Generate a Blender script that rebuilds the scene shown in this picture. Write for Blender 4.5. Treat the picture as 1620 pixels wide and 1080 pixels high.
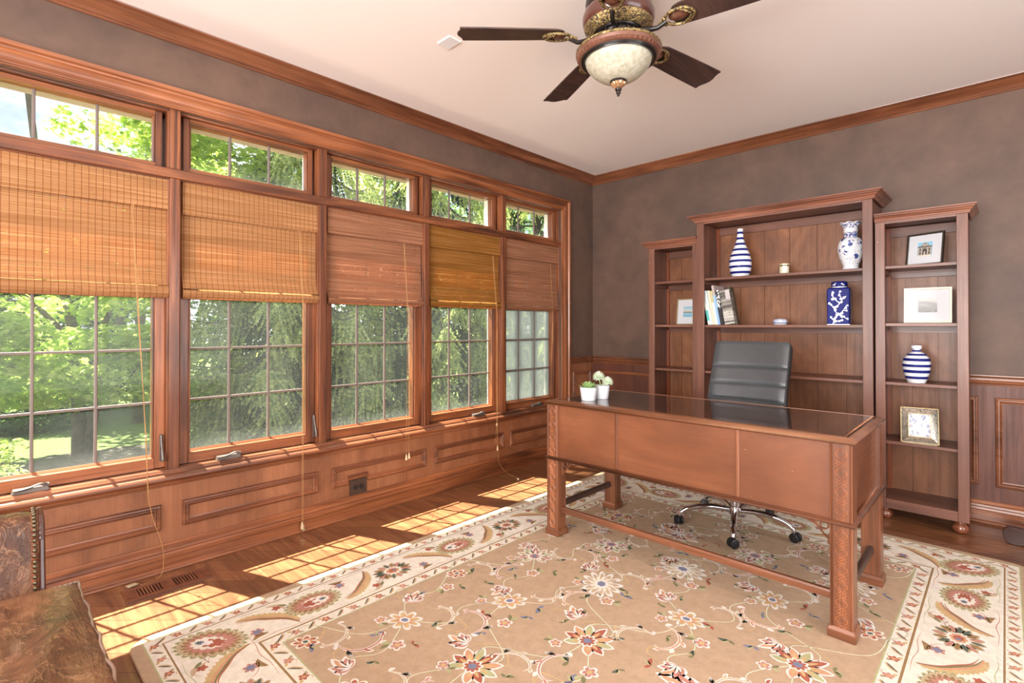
import bpy, bmesh, math, random
from mathutils import Vector, Matrix, noise
for o in list(bpy.data.objects): bpy.data.objects.remove(o)
S = bpy.context.scene
COL = S.collection
R = math.radians
V = Vector

# ------------------------------------------------------------------ camera
cam_d = bpy.data.cameras.new('camera'); cam = bpy.data.objects.new('camera', cam_d); COL.objects.link(cam)
cam.location = (0, 0, 1.18)
cam.rotation_euler = (R(90.4), 0, R(43.82))
cam_d.sensor_fit = 'HORIZONTAL'; cam_d.sensor_width = 36.0
cam_d.lens = 812.8 / 1620 * 36.0
cam_d.shift_y = -0.01863
cam_d.clip_start = 0.02; cam_d.clip_end = 300
S.camera = cam

# ------------------------------------------------------------------ view and light
S.view_settings.view_transform = 'Standard'; S.view_settings.look = 'None'
S.view_settings.gamma = 1.0; S.view_settings.use_curve_mapping = False
S.view_settings.exposure = 0.30
S.cycles.use_denoising = True
try: S.cycles.denoiser = 'OPENIMAGEDENOISE'
except Exception: pass
S.cycles.max_bounces = 8; S.cycles.diffuse_bounces = 4; S.cycles.glossy_bounces = 3
S.cycles.transmission_bounces = 4; S.cycles.transparent_max_bounces = 12
S.cycles.sample_clamp_indirect = 6.0; S.cycles.blur_glossy = 0.5
S.cycles.caustics_reflective = False; S.cycles.caustics_refractive = False

world = bpy.data.worlds.new('sky'); S.world = world; world.use_nodes = True
wn = world.node_tree; wn.nodes.clear()
def _wn(t, **k):
    n = wn.nodes.new(t)
    for a, b in k.items(): setattr(n, a, b)
    return n
w_out = _wn('ShaderNodeOutputWorld'); w_bg = _wn('ShaderNodeBackground')
w_tc = _wn('ShaderNodeTexCoord'); w_sep = _wn('ShaderNodeSeparateXYZ')
w_gr = _wn('ShaderNodeValToRGB'); w_map = _wn('ShaderNodeMapping'); w_no = _wn('ShaderNodeTexNoise')
w_cr = _wn('ShaderNodeValToRGB'); w_mix = _wn('ShaderNodeMix', data_type='RGBA')
wn.links.new(w_tc.outputs['Generated'], w_sep.inputs[0])
wn.links.new(w_sep.outputs['Z'], w_gr.inputs[0])
w_gr.color_ramp.elements[0].position = 0.0; w_gr.color_ramp.elements[0].color = (0.50, 0.55, 0.65, 1)
w_gr.color_ramp.elements[1].position = 0.75; w_gr.color_ramp.elements[1].color = (0.24, 0.34, 0.60, 1)
e = w_gr.color_ramp.elements.new(0.35); e.color = (0.35, 0.42, 0.56, 1)
w_map.inputs['Scale'].default_value = (1, 1, 2.0); w_map.inputs['Location'].default_value = (1.35, 0.7, 0.12)
wn.links.new(w_tc.outputs['Generated'], w_map.inputs[0]); wn.links.new(w_map.outputs[0], w_no.inputs['Vector'])
w_no.inputs['Scale'].default_value = 3.2; w_no.inputs['Detail'].default_value = 8; w_no.inputs['Roughness'].default_value = 0.55
wn.links.new(w_no.outputs['Fac'], w_cr.inputs[0])
w_cr.color_ramp.elements[0].position = 0.47; w_cr.color_ramp.elements[1].position = 0.56
wn.links.new(w_cr.outputs[0], w_mix.inputs['Factor'])
wn.links.new(w_gr.outputs[0], w_mix.inputs['A']); w_mix.inputs['B'].default_value = (0.70, 0.69, 0.68, 1)
wn.links.new(w_mix.outputs['Result'], w_bg.inputs[0]); w_bg.inputs[1].default_value = 1.65
wn.links.new(w_bg.outputs[0], w_out.inputs[0])

sun_d = bpy.data.lights.new('sun', 'SUN'); sun = bpy.data.objects.new('sun', sun_d); COL.objects.link(sun)
sun_d.energy = 28.0; sun_d.angle = R(0.6); sun_d.color = (1.0, 0.93, 0.82)
sun.rotation_euler = V((1.0, 0.38, -1.946)).to_track_quat('-Z', 'Y').to_euler()
sun.location = (-8, -3, 12)

def area(name, loc, look, sx, sy, power, col=(1, 1, 1)):
    d = bpy.data.lights.new(name, 'AREA'); o = bpy.data.objects.new(name, d); COL.objects.link(o)
    d.shape = 'RECTANGLE'; d.size = sx; d.size_y = sy; d.energy = power; d.color = col
    o.location = loc; o.rotation_euler = (V(look) - V(loc)).to_track_quat('-Z', 'Y').to_euler()
    return o
# fill lights added to brighten the room, behind and right of the camera
area('rear_fill_light', (-0.2, -2.75, 1.35), (-0.2, 0, 2.2), 3.4, 2.0, 375, (1.0, 0.98, 0.96))
area('side_fill_light', (2.75, 1.2, 1.35), (0, 1.2, 2.0), 3.0, 2.0, 75, (1.0, 0.98, 0.96))
# sky portal of the window wall
def portal():
    d = bpy.data.lights.new('window_portal', 'AREA'); o = bpy.data.objects.new('window_portal', d); COL.objects.link(o)
    d.shape = 'RECTANGLE'; d.size = 3.9; d.size_y = 1.8; d.cycles.is_portal = True
    o.location = (-3.2, 1.82, 1.36); o.rotation_euler = V((1, 0, 0)).to_track_quat('-Z', 'Z').to_euler()
portal()

# ------------------------------------------------------------------ helpers
def srgb(r, g, b):
    f = lambda c: (c / 255) / 12.92 if c / 255 <= 0.04045 else ((c / 255 + 0.055) / 1.055) ** 2.4
    return (f(r), f(g), f(b), 1)

class MB:
    def __init__(self):
        self.v = []; self.f = []; self.m = []; self.cur = 0
    def add(self, vs, fs, mi=None):
        n = len(self.v); self.v.extend([tuple(p) for p in vs])
        mi = self.cur if mi is None else mi
        for f in fs: self.f.append(tuple(i + n for i in f)); self.m.append(mi)
    def box(self, x0, x1, y0, y1, z0, z1, mi=None):
        self.add([(x0,y0,z0),(x1,y0,z0),(x1,y1,z0),(x0,y1,z0),(x0,y0,z1),(x1,y0,z1),(x1,y1,z1),(x0,y1,z1)],
                 [(3,2,1,0),(4,5,6,7),(0,1,5,4),(1,2,6,5),(2,3,7,6),(3,0,4,7)], mi)
        return self
    def frustum(self, c0, s0, c1, s1, mi=None):
        (x,y,z),(a,b),(X,Y,Z),(A,B) = c0, s0, c1, s1
        self.add([(x-a,y-b,z),(x+a,y-b,z),(x+a,y+b,z),(x-a,y+b,z),(X-A,Y-B,Z),(X+A,Y-B,Z),(X+A,Y+B,Z),(X-A,Y+B,Z)],
                 [(3,2,1,0),(4,5,6,7),(0,1,5,4),(1,2,6,5),(2,3,7,6),(3,0,4,7)], mi)
        return self
    def lathe(self, prof, c=(0,0,0), seg=32, mi=None, rot=None, sx=1, sy=1, mfun=None):
        n = len(prof); vs = []
        for r, z in prof:
            for k in range(seg):
                a = 2*math.pi*k/seg
                p = V((r*math.cos(a)*sx, r*math.sin(a)*sy, z))
                if rot: p = rot @ p
                vs.append(p + V(c))
        base = len(self.v); self.v.extend([tuple(p) for p in vs])
        for i in range(n-1):
            mm = mi if mi is not None else self.cur
            if mfun: mm = mfun((prof[i][1]+prof[i+1][1])/2, (prof[i][0]+prof[i+1][0])/2)
            for k in range(seg):
                k2 = (k+1) % seg
                self.f.append((base+i*seg+k, base+i*seg+k2, base+(i+1)*seg+k2, base+(i+1)*seg+k)); self.m.append(mm)
        for i in (0, n-1):
            if prof[i][0] > 1e-5:
                self.f.append(tuple(base+i*seg+k for k in range(seg))); self.m.append(mi if mi is not None else (mfun(prof[i][1], prof[i][0]) if mfun else self.cur))
        return self
    def tube(self, pts, r, seg=8, mi=None, flat=1.0, cap=True):
        pts = [V(p) for p in pts]; n = len(pts)
        rs = r if isinstance(r, (list, tuple)) else [r]*n
        t0 = (pts[1]-pts[0]).normalized()
        up = V((0,0,1)) if abs(t0.z) < 0.9 else V((1,0,0))
        nrm = t0.cross(up).normalized(); vs = []
        for i, p in enumerate(pts):
            t = (pts[min(i+1,n-1)]-pts[max(i-1,0)]).normalized()
            nrm = (nrm - t*nrm.dot(t)).normalized(); b = t.cross(nrm)
            for k in range(seg):
                a = 2*math.pi*k/seg
                vs.append(p + nrm*math.cos(a)*rs[i] + b*math.sin(a)*rs[i]*flat)
        fs = [(i*seg+k, i*seg+(k+1)%seg, (i+1)*seg+(k+1)%seg, (i+1)*seg+k) for i in range(n-1) for k in range(seg)]
        if cap: fs += [tuple(range(seg)), tuple((n-1)*seg+k for k in range(seg))]
        self.add(vs, fs, mi); return self
    def extr(self, prof, A, B, n, u, mA=(0,0), mB=(0,0), mi=None):
        """profile [(a,b)] (a along n, b along u) swept from A to B with mitred ends"""
        A, B, n, u = V(A), V(B), V(n), V(u); t = (B-A).normalized(); k = len(prof)
        vs = [A+n*a+u*b+t*(mA[0]*a+mA[1]*b) for a,b in prof] + [B+n*a+u*b+t*(mB[0]*a+mB[1]*b) for a,b in prof]
        fs = [(i, (i+1)%k, k+(i+1)%k, k+i) for i in range(k)] + [tuple(range(k)), tuple(range(k,2*k))]
        self.add(vs, fs, mi); return self
    def ring(self, prof, c0, du, dv, n, mi=None):
        """picture-frame moulding: corner c0, edge vectors du, dv, face normal n; profile (height, inward width)"""
        c0, du, dv, n = V(c0), V(du), V(dv), V(n)
        P = [c0, c0+du, c0+du+dv, c0+dv]
        for i in range(4):
            A, B, C = P[i], P[(i+1)%4], P[(i+2)%4]
            u = (C-B).normalized()
            self.extr(prof, A, B, n, u, (0,1), (0,-1), mi)
        return self
    def poly(self, pts, mi=None):
        self.add(pts, [tuple(range(len(pts)))], mi); return self
    def sphere(self, c, r, seg=12, rings=8, mi=None, sz=1.0):
        prof = [(max(1e-6, r*math.sin(math.pi*i/rings)), -r*sz*math.cos(math.pi*i/rings)) for i in range(rings+1)]
        return self.lathe(prof, c, seg, mi)
    def build(self, name, mats, parent=None, smooth=None, bevel=0, recalc=True, loc=None, label=None, seg=2):
        me = bpy.data.meshes.new(name)
        me.from_pydata(self.v, [], self.f)
        if not isinstance(mats, (list, tuple)): mats = [mats]
        for m in mats: me.materials.append(m)
        if len(mats) > 1: me.polygons.foreach_set('material_index', self.m)
        if recalc:
            bm = bmesh.new(); bm.from_mesh(me)
            bmesh.ops.remove_doubles(bm, verts=bm.verts, dist=1e-6)
            bmesh.ops.recalc_face_normals(bm, faces=bm.faces); bm.to_mesh(me); bm.free()
        if smooth is not None:
            me.polygons.foreach_set('use_smooth', [True]*len(me.polygons))
            if smooth < 179:
                bm = bmesh.new(); bm.from_mesh(me)
                for ed in bm.edges:
                    if len(ed.link_faces) == 2 and ed.calc_face_angle(0) > R(smooth): ed.smooth = False
                bm.to_mesh(me); bm.free()
        me.update()
        o = bpy.data.objects.new(name, me); COL.objects.link(o)
        if parent is not None: o.parent = parent
        if loc: o.location = loc
        if bevel:
            b = o.modifiers.new('bevel', 'BEVEL'); b.width = bevel; b.segments = seg; b.limit_method = 'ANGLE'; b.angle_limit = R(40)
        if label: o['label'] = label
        return o

def thing(name, label, cat, loc=(0,0,0), rz=0, group=None):
    o = bpy.data.objects.new(name, None); COL.objects.link(o); o.empty_display_size = 0.1
    o.location = loc; o.rotation_euler = (0,0,rz); o['label'] = label; o['category'] = cat
    if group: o['group'] = group
    return o
def tag(o, label, cat, group=None, kind=None):
    o['label'] = label; o['category'] = cat
    if group: o['group'] = group
    if kind: o['kind'] = kind
    return o
def struct(o, label=None, cat=None):
    o['kind'] = 'structure'
    if label: o['label'] = label
    if cat: o['category'] = cat
    return o
def sroot(name, label, cat):
    o = bpy.data.objects.new(name, None); COL.objects.link(o); return struct(o, label, cat)
def copy_tree(o, parent=None):
    c = o.copy(); COL.objects.link(c); c.parent = parent
    for ch in list(o.children): copy_tree(ch, c)
    return c
def lerp(a, b, t): return a+(b-a)*t
def smoothpath(pts, n=8):
    """Catmull-Rom through points"""
    P = [V(p) for p in pts]; out = []
    for i in range(len(P)-1):
        p0, p1, p2, p3 = P[max(i-1,0)], P[i], P[i+1], P[min(i+2,len(P)-1)]
        for k in range(n):
            t = k/n
            out.append(0.5*((2*p1)+(p2-p0)*t+(2*p0-5*p1+4*p2-p3)*t*t+(3*p1-p0-3*p2+p3)*t**3))
    out.append(P[-1]); return out

# ------------------------------------------------------------------ materials
class NT:
    def __init__(self, name):
        self.mat = bpy.data.materials.new(name); self.mat.use_nodes = True
        self.t = self.mat.node_tree; self.t.nodes.clear()
        self.out = self.n('ShaderNodeOutputMaterial')
    def n(self, typ, _in=None, **k):
        x = self.t.nodes.new(typ)
        for a, b in k.items(): setattr(x, a, b)
        for a, b in (_in or {}).items():
            if isinstance(b, bpy.types.NodeSocket): self.t.links.new(b, x.inputs[a])
            else: x.inputs[a].default_value = b
        return x
    def ramp(self, fac, stops, interp='LINEAR'):
        r = self.n('ShaderNodeValToRGB', {'Fac': fac}); cr = r.color_ramp; cr.interpolation = interp
        cr.elements[0].position, cr.elements[0].color = stops[0]
        cr.elements[1].position, cr.elements[1].color = stops[-1]
        for p, c in stops[1:-1]: e = cr.elements.new(p); e.color = c
        return r.outputs[0]
    def mix(self, fac, a, b, blend='MIX'):
        m = self.n('ShaderNodeMix', data_type='RGBA', blend_type=blend)
        for s, v in (('Factor', fac), ('A', a), ('B', b)):
            if isinstance(v, bpy.types.NodeSocket): self.t.links.new(v, m.inputs[s])
            else: m.inputs[s].default_value = v
        return m.outputs['Result']
    def math(self, op, a, b=0.0, c=None):
        m = self.n('ShaderNodeMath', operation=op)
        for i, v in enumerate((a, b) if c is None else (a, b, c)):
            if isinstance(v, bpy.types.NodeSocket): self.t.links.new(v, m.inputs[i])
            else: m.inputs[i].default_value = v
        return m.outputs[0]
    def coord(self, scale=(1,1,1), kind='Object', loc=(0,0,0), rot=(0,0,0)):
        tc = self.n('ShaderNodeTexCoord')
        return self.n('ShaderNodeMapping', {'Vector': tc.outputs[kind], 'Scale': scale, 'Location': loc, 'Rotation': rot}).outputs[0]
    def noise(self, vec, scale, detail=3, rough=0.5, dist=0):
        return self.n('ShaderNodeTexNoise', {'Vector': vec, 'Scale': scale, 'Detail': detail, 'Roughness': rough, 'Distortion': dist}).outputs['Fac']
    def bump(self, h, strength=0.2, dist=0.005):
        return self.n('ShaderNodeBump', {'Height': h, 'Strength': strength, 'Distance': dist}).outputs[0]
    def pbsdf(self, col, rough=0.5, metal=0, normal=None, coat=0, coat_rough=0.1, spec=0.5, **k):
        d = {'Base Color': col, 'Roughness': rough, 'Metallic': metal, 'Coat Weight': coat, 'Coat Roughness': coat_rough, 'Specular IOR Level': spec}
        d.update(k)
        if normal is not None: d['Normal'] = normal
        return self.n('ShaderNodeBsdfPrincipled', d).outputs[0]
    def fin(self, shader):
        self.t.links.new(shader, self.out.inputs[0]); return self.mat

_mc = {}
def plain(name, rgb, rough=0.5, metal=0, coat=0, bump=0, bscale=200, var=0.0, spec=0.5):
    if name in _mc: return _mc[name]
    t = NT(name); c = srgb(*rgb)
    vec = t.coord(); nz = t.noise(vec, bscale, 3)
    if var:
        lo = tuple(x*(1-var) for x in c[:3])+(1,); hi = tuple(min(1, x*(1+var)) for x in c[:3])+(1,)
        col = t.ramp(t.noise(vec, 14, 4), [(0.3, lo), (0.7, hi)])
    else: col = c
    nm = t.bump(nz, bump, 0.003) if bump else None
    _mc[name] = t.fin(t.pbsdf(col, rough, metal, nm, coat, spec=spec)); return _mc[name]

def wood(name, dark, mid, light, axis='x', rough=0.38, across=11, along=0.8, coat=0.25, fine=110, dist=0.9, coat_rough=0.15, spots=0.0, gc=0.74):
    key = name+'_'+axis
    if key in _mc: return _mc[key]
    t = NT(key)
    sc = {'x': (along, across, across), 'y': (across, along, across), 'z': (across, across, along)}[axis]
    sf = {'x': (2.5, fine, fine), 'y': (fine, 2.5, fine), 'z': (fine, fine, 2.5)}[axis]
    v1 = t.coord(sc); v2 = t.coord(sf); v3 = t.coord((3,3,3))
    n1 = t.noise(v1, 1.0, 5, 0.6, dist); n2 = t.noise(v2, 1.0, 2, 0.5)
    n3 = t.noise(v3, 1.0, 3, 0.55)
    col = t.ramp(n1, [(0.30, srgb(*dark)), (0.50, srgb(*mid)), (0.72, srgb(*light))])
    g = t.ramp(n2, [(0.30, (gc,gc*.975,gc*.95,1)), (0.62, (1.06,1.06,1.06,1))])
    col = t.mix(1.0, col, g, 'MULTIPLY')
    g3 = t.ramp(n3, [(0.3, (0.84,0.82,0.80,1)), (0.7, (1.14,1.14,1.14,1))])
    col = t.mix(1.0, col, g3, 'MULTIPLY')
    if spots:
        n4 = t.noise(t.coord((1,1,1), loc=(3,1,7)), 55, 1, 0.5)
        col = t.mix(t.ramp(n4, [(0.80, (0,0,0,1)), (0.83, (spots,spots,spots,1))]), col, srgb(235,205,180))
    rr = t.ramp(n2, [(0.2, (rough*1.15,)*3+(1,)), (0.8, (rough*0.85,)*3+(1,))])
    _mc[key] = t.fin(t.pbsdf(col, rr, 0, t.bump(n2, 0.08, 0.002), coat, coat_rough)); return _mc[key]

def W_trim(a): return wood('trim_wood', (80,42,24), (140,82,48), (176,110,68), a, 0.42, coat=0.3)
def W_mull(a): return wood('mullion_wood', (58,30,18), (118,66,38), (160,98,58), a, 0.42, across=14, coat=0.3, dist=2.0)
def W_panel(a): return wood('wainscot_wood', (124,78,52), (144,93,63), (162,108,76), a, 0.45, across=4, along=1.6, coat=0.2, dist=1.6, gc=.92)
def W_mold(a): return wood('moulding_wood', (82,46,30), (126,76,50), (158,100,68), a, 0.35, coat=0.4)
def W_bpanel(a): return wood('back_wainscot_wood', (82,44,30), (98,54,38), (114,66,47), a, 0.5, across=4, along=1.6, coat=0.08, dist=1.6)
def W_desk(a): return wood('desk_wood', (102,58,36), (120,71,44), (138,86,56), a, 0.4, across=3, along=1.2, coat=0.25, fine=160, spots=0.5, gc=.94)
def W_carv(a): return wood('desk_edge_wood', (98,58,38), (130,80,54), (158,102,72), a, 0.34, coat=0.3)
def W_shelf(a): return wood('bookcase_wood', (88,54,42), (112,72,57), (134,90,73), a, 0.45, coat=0.15, spots=0.3, gc=.9)
def W_back(a): return wood('bookcase_back_wood', (110,66,38), (132,82,50), (154,102,66), a, 0.5, across=4, along=2.2, coat=0.1, fine=70, dist=1.5, gc=.88)
def W_dark(a): return wood('shaded_desk_wood', (40,28,24), (62,44,38), (80,58,50), a, 0.45, coat=0.1, spots=0.5)
M_brass = plain('aged_brass', (176,150,104), 0.38, 1.0, bump=0.25, bscale=60, var=0.35)
M_bronze = plain('oil_bronze', (78,68,64), 0.35, 0.6, var=0.2)
M_black = plain('black_plastic', (26,26,28), 0.4)
M_chrome = plain('chrome', (225,225,230), 0.07, 1.0)
M_hw = plain('window_hardware', (112,102,96), 0.4, 0.5, bump=0.1, bscale=300)
M_white = plain('white_ceramic', (236,238,240), 0.22, coat=0.6)
M_cord = plain('cord', (176,132,84), 0.8)
M_tassel = plain('tassel_wood', (232,206,168), 0.55)
M_tape = plain('exterior_trim_paint', (226,220,212), 0.6)
M_munt = plain('muntin_bronze', (118,104,98), 0.5)

def mk_wall():
    t = NT('faux_plaster_paint'); v = t.coord((1,1,1), 'Object')
    n1 = t.noise(v, 1.6, 6, 0.62, 0.6); n2 = t.noise(v, 7, 4, 0.6)
    c = t.ramp(n1, [(0.28, srgb(74,58,49)), (0.5, srgb(91,70,57)), (0.74, srgb(110,84,68))])
    c = t.mix(0.35, c, t.ramp(n2, [(0.3, srgb(92,76,72)), (0.7, srgb(128,102,90))]))
    return t.fin(t.pbsdf(c, 0.55, 0, t.bump(n2, 0.06, 0.01), spec=0.4))
M_wall = mk_wall()
M_ceil = plain('ceiling_paint', (250,243,238), 0.9, bump=0.05, bscale=120)
def mk_floor():
    t = NT('diagonal_hardwood_floor')
    v = t.coord((1,1,1), 'Object', rot=(0,0,R(-45)))
    br = t.n('ShaderNodeTexBrick', {'Vector': v, 'Color1': (0.15,0.15,0.15,1), 'Color2': (0.9,0.9,0.9,1), 'Mortar': (0,0,0,1), 'Scale': 1.0,
             'Mortar Size': 0.0012, 'Mortar Smooth': 0.1, 'Bias': 0.0, 'Brick Width': 1.15, 'Row Height': 0.105}, offset=0.37, offset_frequency=2)
    cell = br.outputs['Color']
    g = t.noise(t.coord((1.6,30,30), 'Object', rot=(0,0,R(-45))), 1.0, 5, 0.6, 0.7)
    c = t.ramp(g, [(0.3, srgb(104,64,44)), (0.5, srgb(132,88,60)), (0.72, srgb(162,116,80))])
    tone = t.ramp(cell, [(0.0, (0.72,0.68,0.66,1)), (1.0, (1.22,1.18,1.12,1))])
    c = t.mix(1.0, c, tone, 'MULTIPLY')
    c = t.mix(br.outputs['Fac'], c, srgb(52,28,20))
    return t.fin(t.pbsdf(c, 0.3, 0, t.bump(g, 0.04, 0.002), 0.3, 0.12))
M_floor = mk_floor()

def mk_glass(name, haze_lo=0.5, fog=0.0, tint=(0.97,1,0.98,1)):
    t = NT(name)
    tr = t.n('ShaderNodeBsdfTransparent', {'Color': tint}).outputs[0]
    gl = t.n('ShaderNodeBsdfGlossy', {'Roughness': 0.02, 'Color': (1,1,1,1)}).outputs[0]
    fr = t.math('POWER', t.n('ShaderNodeLayerWeight', {'Blend': 0.5}).outputs['Facing'], 4.0)
    mx = t.n('ShaderNodeMixShader', {0: t.math('ADD', t.math('MULTIPLY', fr, 0.35), 0.005), 1: tr, 2: gl}).outputs[0]
    hz = (0.24,0.27,0.26,1) if fog else (0.80,0.88,0.85,1)
    tc = t.n('ShaderNodeTexCoord'); z = t.n('ShaderNodeSeparateXYZ', {0: tc.outputs['Object']}).outputs['Z']
    dirt = t.n('ShaderNodeBsdfTranslucent', {'Color': hz}).outputs[0]
    df = t.n('ShaderNodeBsdfDiffuse', {'Color': hz}).outputs[0]
    dd = t.n('ShaderNodeMixShader', {0: 0.45, 1: dirt, 2: df}).outputs[0]
    n = t.noise(t.coord((1,42,5)), 1.0, 3, 0.6); n2 = t.noise(t.coord((1,3,2.2)), 1.0, 2)
    low = t.n('ShaderNodeMapRange', {'Value': z, 'From Min': haze_lo, 'From Max': haze_lo+0.11, 'To Min': 0.07, 'To Max': 0.0}).outputs[0]
    f = t.math('MULTIPLY', low, t.math('ADD', n, 0.25))
    f = t.math('ADD', f, t.math('MULTIPLY', n2, 0.04))
    if fog:
        # condensation blooming from every pane's edges
        vv = t.n('ShaderNodeSeparateXYZ', {0: tc.outputs['Object']})
        py = t.math('PINGPONG', t.math('SUBTRACT', vv.outputs['Y'], 3.0395), 0.1035)
        pz = t.math('PINGPONG', t.math('SUBTRACT', z, 0.537), 0.133)
        nn = t.math('MULTIPLY', t.noise(t.coord((1,8,6)), 1.0, 3), 0.09)
        cy = t.math('SUBTRACT', 0.0, t.math('SUBTRACT', t.math('MULTIPLY', py, 0.9), nn))
        ff = t.math('ADD', t.math('MULTIPLY', cy, 9.0), 0.72)
        ff2 = t.math('ADD', t.math('MULTIPLY', t.math('SUBTRACT', nn, t.math('MULTIPLY', pz, 0.6)), 8.0), 0.45)
        f = t.math('MAXIMUM', f, t.math('MINIMUM', t.math('MAXIMUM', ff, ff2), 0.92))
        f = t.math('MAXIMUM', f, 0.45)
    f = t.math('MINIMUM', f, 0.95)
    return t.fin(t.n('ShaderNodeMixShader', {0: f, 1: mx, 2: dd}).outputs[0])
M_glass = mk_glass('window_glass'); M_glass_top = mk_glass('transom_glass', 1.96); M_fog = mk_glass('fogged_window_glass', fog=1.0)

def mk_bamboo(name, dark, mid, light, stitch, scol, trans=0.30, holes=0.66):
    t = NT(name)
    tc = t.n('ShaderNodeTexCoord'); sp = t.n('ShaderNodeSeparateXYZ', {0: tc.outputs['Object']})
    n1 = t.noise(t.coord((1.5,1.6,170)), 1.0, 4, 0.65)
    n2 = t.noise(t.coord((4,22,330), loc=(2,3,1)), 1.0, 2, 0.5)
    n3 = t.noise(t.coord((2,1.3,9)), 1.0, 3)
    c = t.ramp(n1, [(0.28, srgb(*dark)), (0.5, srgb(*mid)), (0.7, srgb(*light))])
    c = t.mix(1.0, c, t.ramp(n3, [(0.3,(0.86,0.84,0.82,1)),(0.7,(1.12,1.12,1.12,1))]), 'MULTIPLY')
    wob = t.math('MULTIPLY', t.noise(t.coord((1,40,260)), 1.0, 1), 0.0022)
    fy = t.math('FRACT', t.math('DIVIDE', t.math('ADD', sp.outputs['Y'], wob), stitch))
    line = t.math('LESS_THAN', t.math('ABSOLUTE', t.math('SUBTRACT', fy, 0.5)), 0.045 if stitch > .02 else 0.05)
    c = t.mix(t.math('MULTIPLY', line, 0.8 if stitch > .02 else 0.45), c, srgb(*scol))
    slat = t.math('FRACT', t.math('DIVIDE', sp.outputs['Z'], 0.0062))
    gap = t.math('LESS_THAN', slat, 0.16)
    c = t.mix(t.math('MULTIPLY', gap, 0.45), c, srgb(*scol))
    b = t.bump(t.math('ADD', n1, t.math('MULTIPLY', slat, 0.5)), 0.5, 0.004)
    di = t.n('ShaderNodeBsdfDiffuse', {'Color': c, 'Normal': b}).outputs[0]
    tl = t.n('ShaderNodeBsdfTranslucent', {'Color': t.mix(1.0, c, (1.25,1.12,1.0,1), 'MULTIPLY')}).outputs[0]
    mx = t.n('ShaderNodeMixShader', {0: trans, 1: di, 2: tl}).outputs[0]
    hole = t.math('MULTIPLY', t.math('GREATER_THAN', n2, holes), t.math('GREATER_THAN', n3, 0.47))
    tr = t.n('ShaderNodeBsdfTransparent').outputs[0]
    return t.fin(t.n('ShaderNodeMixShader', {0: t.math('MULTIPLY', hole, 0.75), 1: mx, 2: tr}).outputs[0])
M_bam = [mk_bamboo('honey_bamboo_weave', (160,108,66), (190,140,96), (214,168,122), 0.0254, (120,66,34)),
         mk_bamboo('amber_reed_weave', (128,82,36), (168,116,58), (196,146,88), 0.011, (110,60,24), holes=0.64),
         mk_bamboo('rose_brown_reed_weave', (136,90,66), (178,126,96), (206,156,124), 0.011, (96,58,40), holes=0.64)]

# ================================================================== ROOM SHELL
XW, YB, ZC = -2.935, 4.21, 2.632
XR, YN = 2.6, -2.5
m = MB(); m.box(-3.12, XR+.15, YN-.15, YB+.15, -0.12, 0.0)
struct(m.build('floor', M_floor), 'reddish brown diagonal hardwood floor', 'floor')
m = MB(); m.box(-3.12, XR+.15, YN-.15, YB+.15, ZC, ZC+.12)
struct(m.build('ceiling', M_ceil), 'smooth pale pinkish white ceiling', 'ceiling')
OY0, OY1, OZ0, OZ1 = -0.10, 3.711, 0.44, 2.241      # window band opening
m = MB()
m.box(-3.10, XW, YN-.15, YB+.15, 0, OZ0); m.box(-3.10, XW, YN-.15, YB+.15, OZ1, ZC)
m.box(-3.10, XW, YN-.15, OY0, OZ0, OZ1); m.box(-3.10, XW, OY1, YB+.15, OZ0, OZ1)
struct(m.build('wall_left', M_wall), 'mottled dark brown window wall', 'wall')
m = MB(); m.box(-3.10, XR+.15, YB, YB+.14, 0, ZC)
struct(m.build('wall_back', M_wall), 'mottled dark brown wall behind the bookcases', 'wall')
m = MB()   # rear wall with a wide opening added for the fill light
m.box(-3.10, XR+.15, YN-.12, YN, 0, .3); m.box(-3.10, XR+.15, YN-.12, YN, 2.35, ZC)
m.box(-3.10, -1.95, YN-.12, YN, .3, 2.35); m.box(1.55, XR+.15, YN-.12, YN, .3, 2.35)
struct(m.build('wall_rear', M_wall), 'dark brown wall behind the camera', 'wall')
m = MB()  # right wall with an opening added for the side fill light
m.box(XR, XR+.12, YN, YB, 0, .3); m.box(XR, XR+.12, YN, YB, 2.35, ZC)
m.box(XR, XR+.12, YN, -.35, .3, 2.35); m.box(XR, XR+.12, 2.75, YB, .3, 2.35)
struct(m.build('wall_right', M_wall), 'dark brown wall at the right', 'wall')
fr = [(0,0),(.025,0),(.025,.08),(.012,.09),(0,.09)]  # casing profile of the unseen windows added for the fill lights
m = MB(); m.ring(fr, (-2.03,YN+.0005,.22), (3.66,0,0), (0,0,2.21), (0,1,0)); m.box(-.23,-.17,YN-.08,YN-.02,.3,2.35)
struct(m.build('window_6', W_mold('x')), 'cased window added behind the camera for the rear fill light', 'window')
m = MB(); m.ring(fr, (XR-.0005,-.43,.22), (0,3.26,0), (0,0,2.21), (-1,0,0)); m.box(XR+.02,XR+.08,1.17,1.23,.3,2.35)
struct(m.build('window_7', W_mold('y')), 'cased window added at the right for the side fill light', 'window')

# ---- wainscot panels
m = MB()
m.box(XW, XW+.004, YN, YB-.004, 0, .445); m.box(XW, XW+.004, 3.80, YB-.004, .445, .83)
for y in (.548, 1.30, 2.02, 2.78, 3.33):  m.box(XW+.003, XW+.0047, y, y+.0016, .132, .405)
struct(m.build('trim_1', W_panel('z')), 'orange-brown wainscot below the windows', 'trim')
m = MB(); m.box(XW+.004, XR, YB-.004, YB, 0, .86)
struct(m.build('trim_2', W_bpanel('z')), 'dark wainscot behind the bookcases', 'trim')
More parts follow.
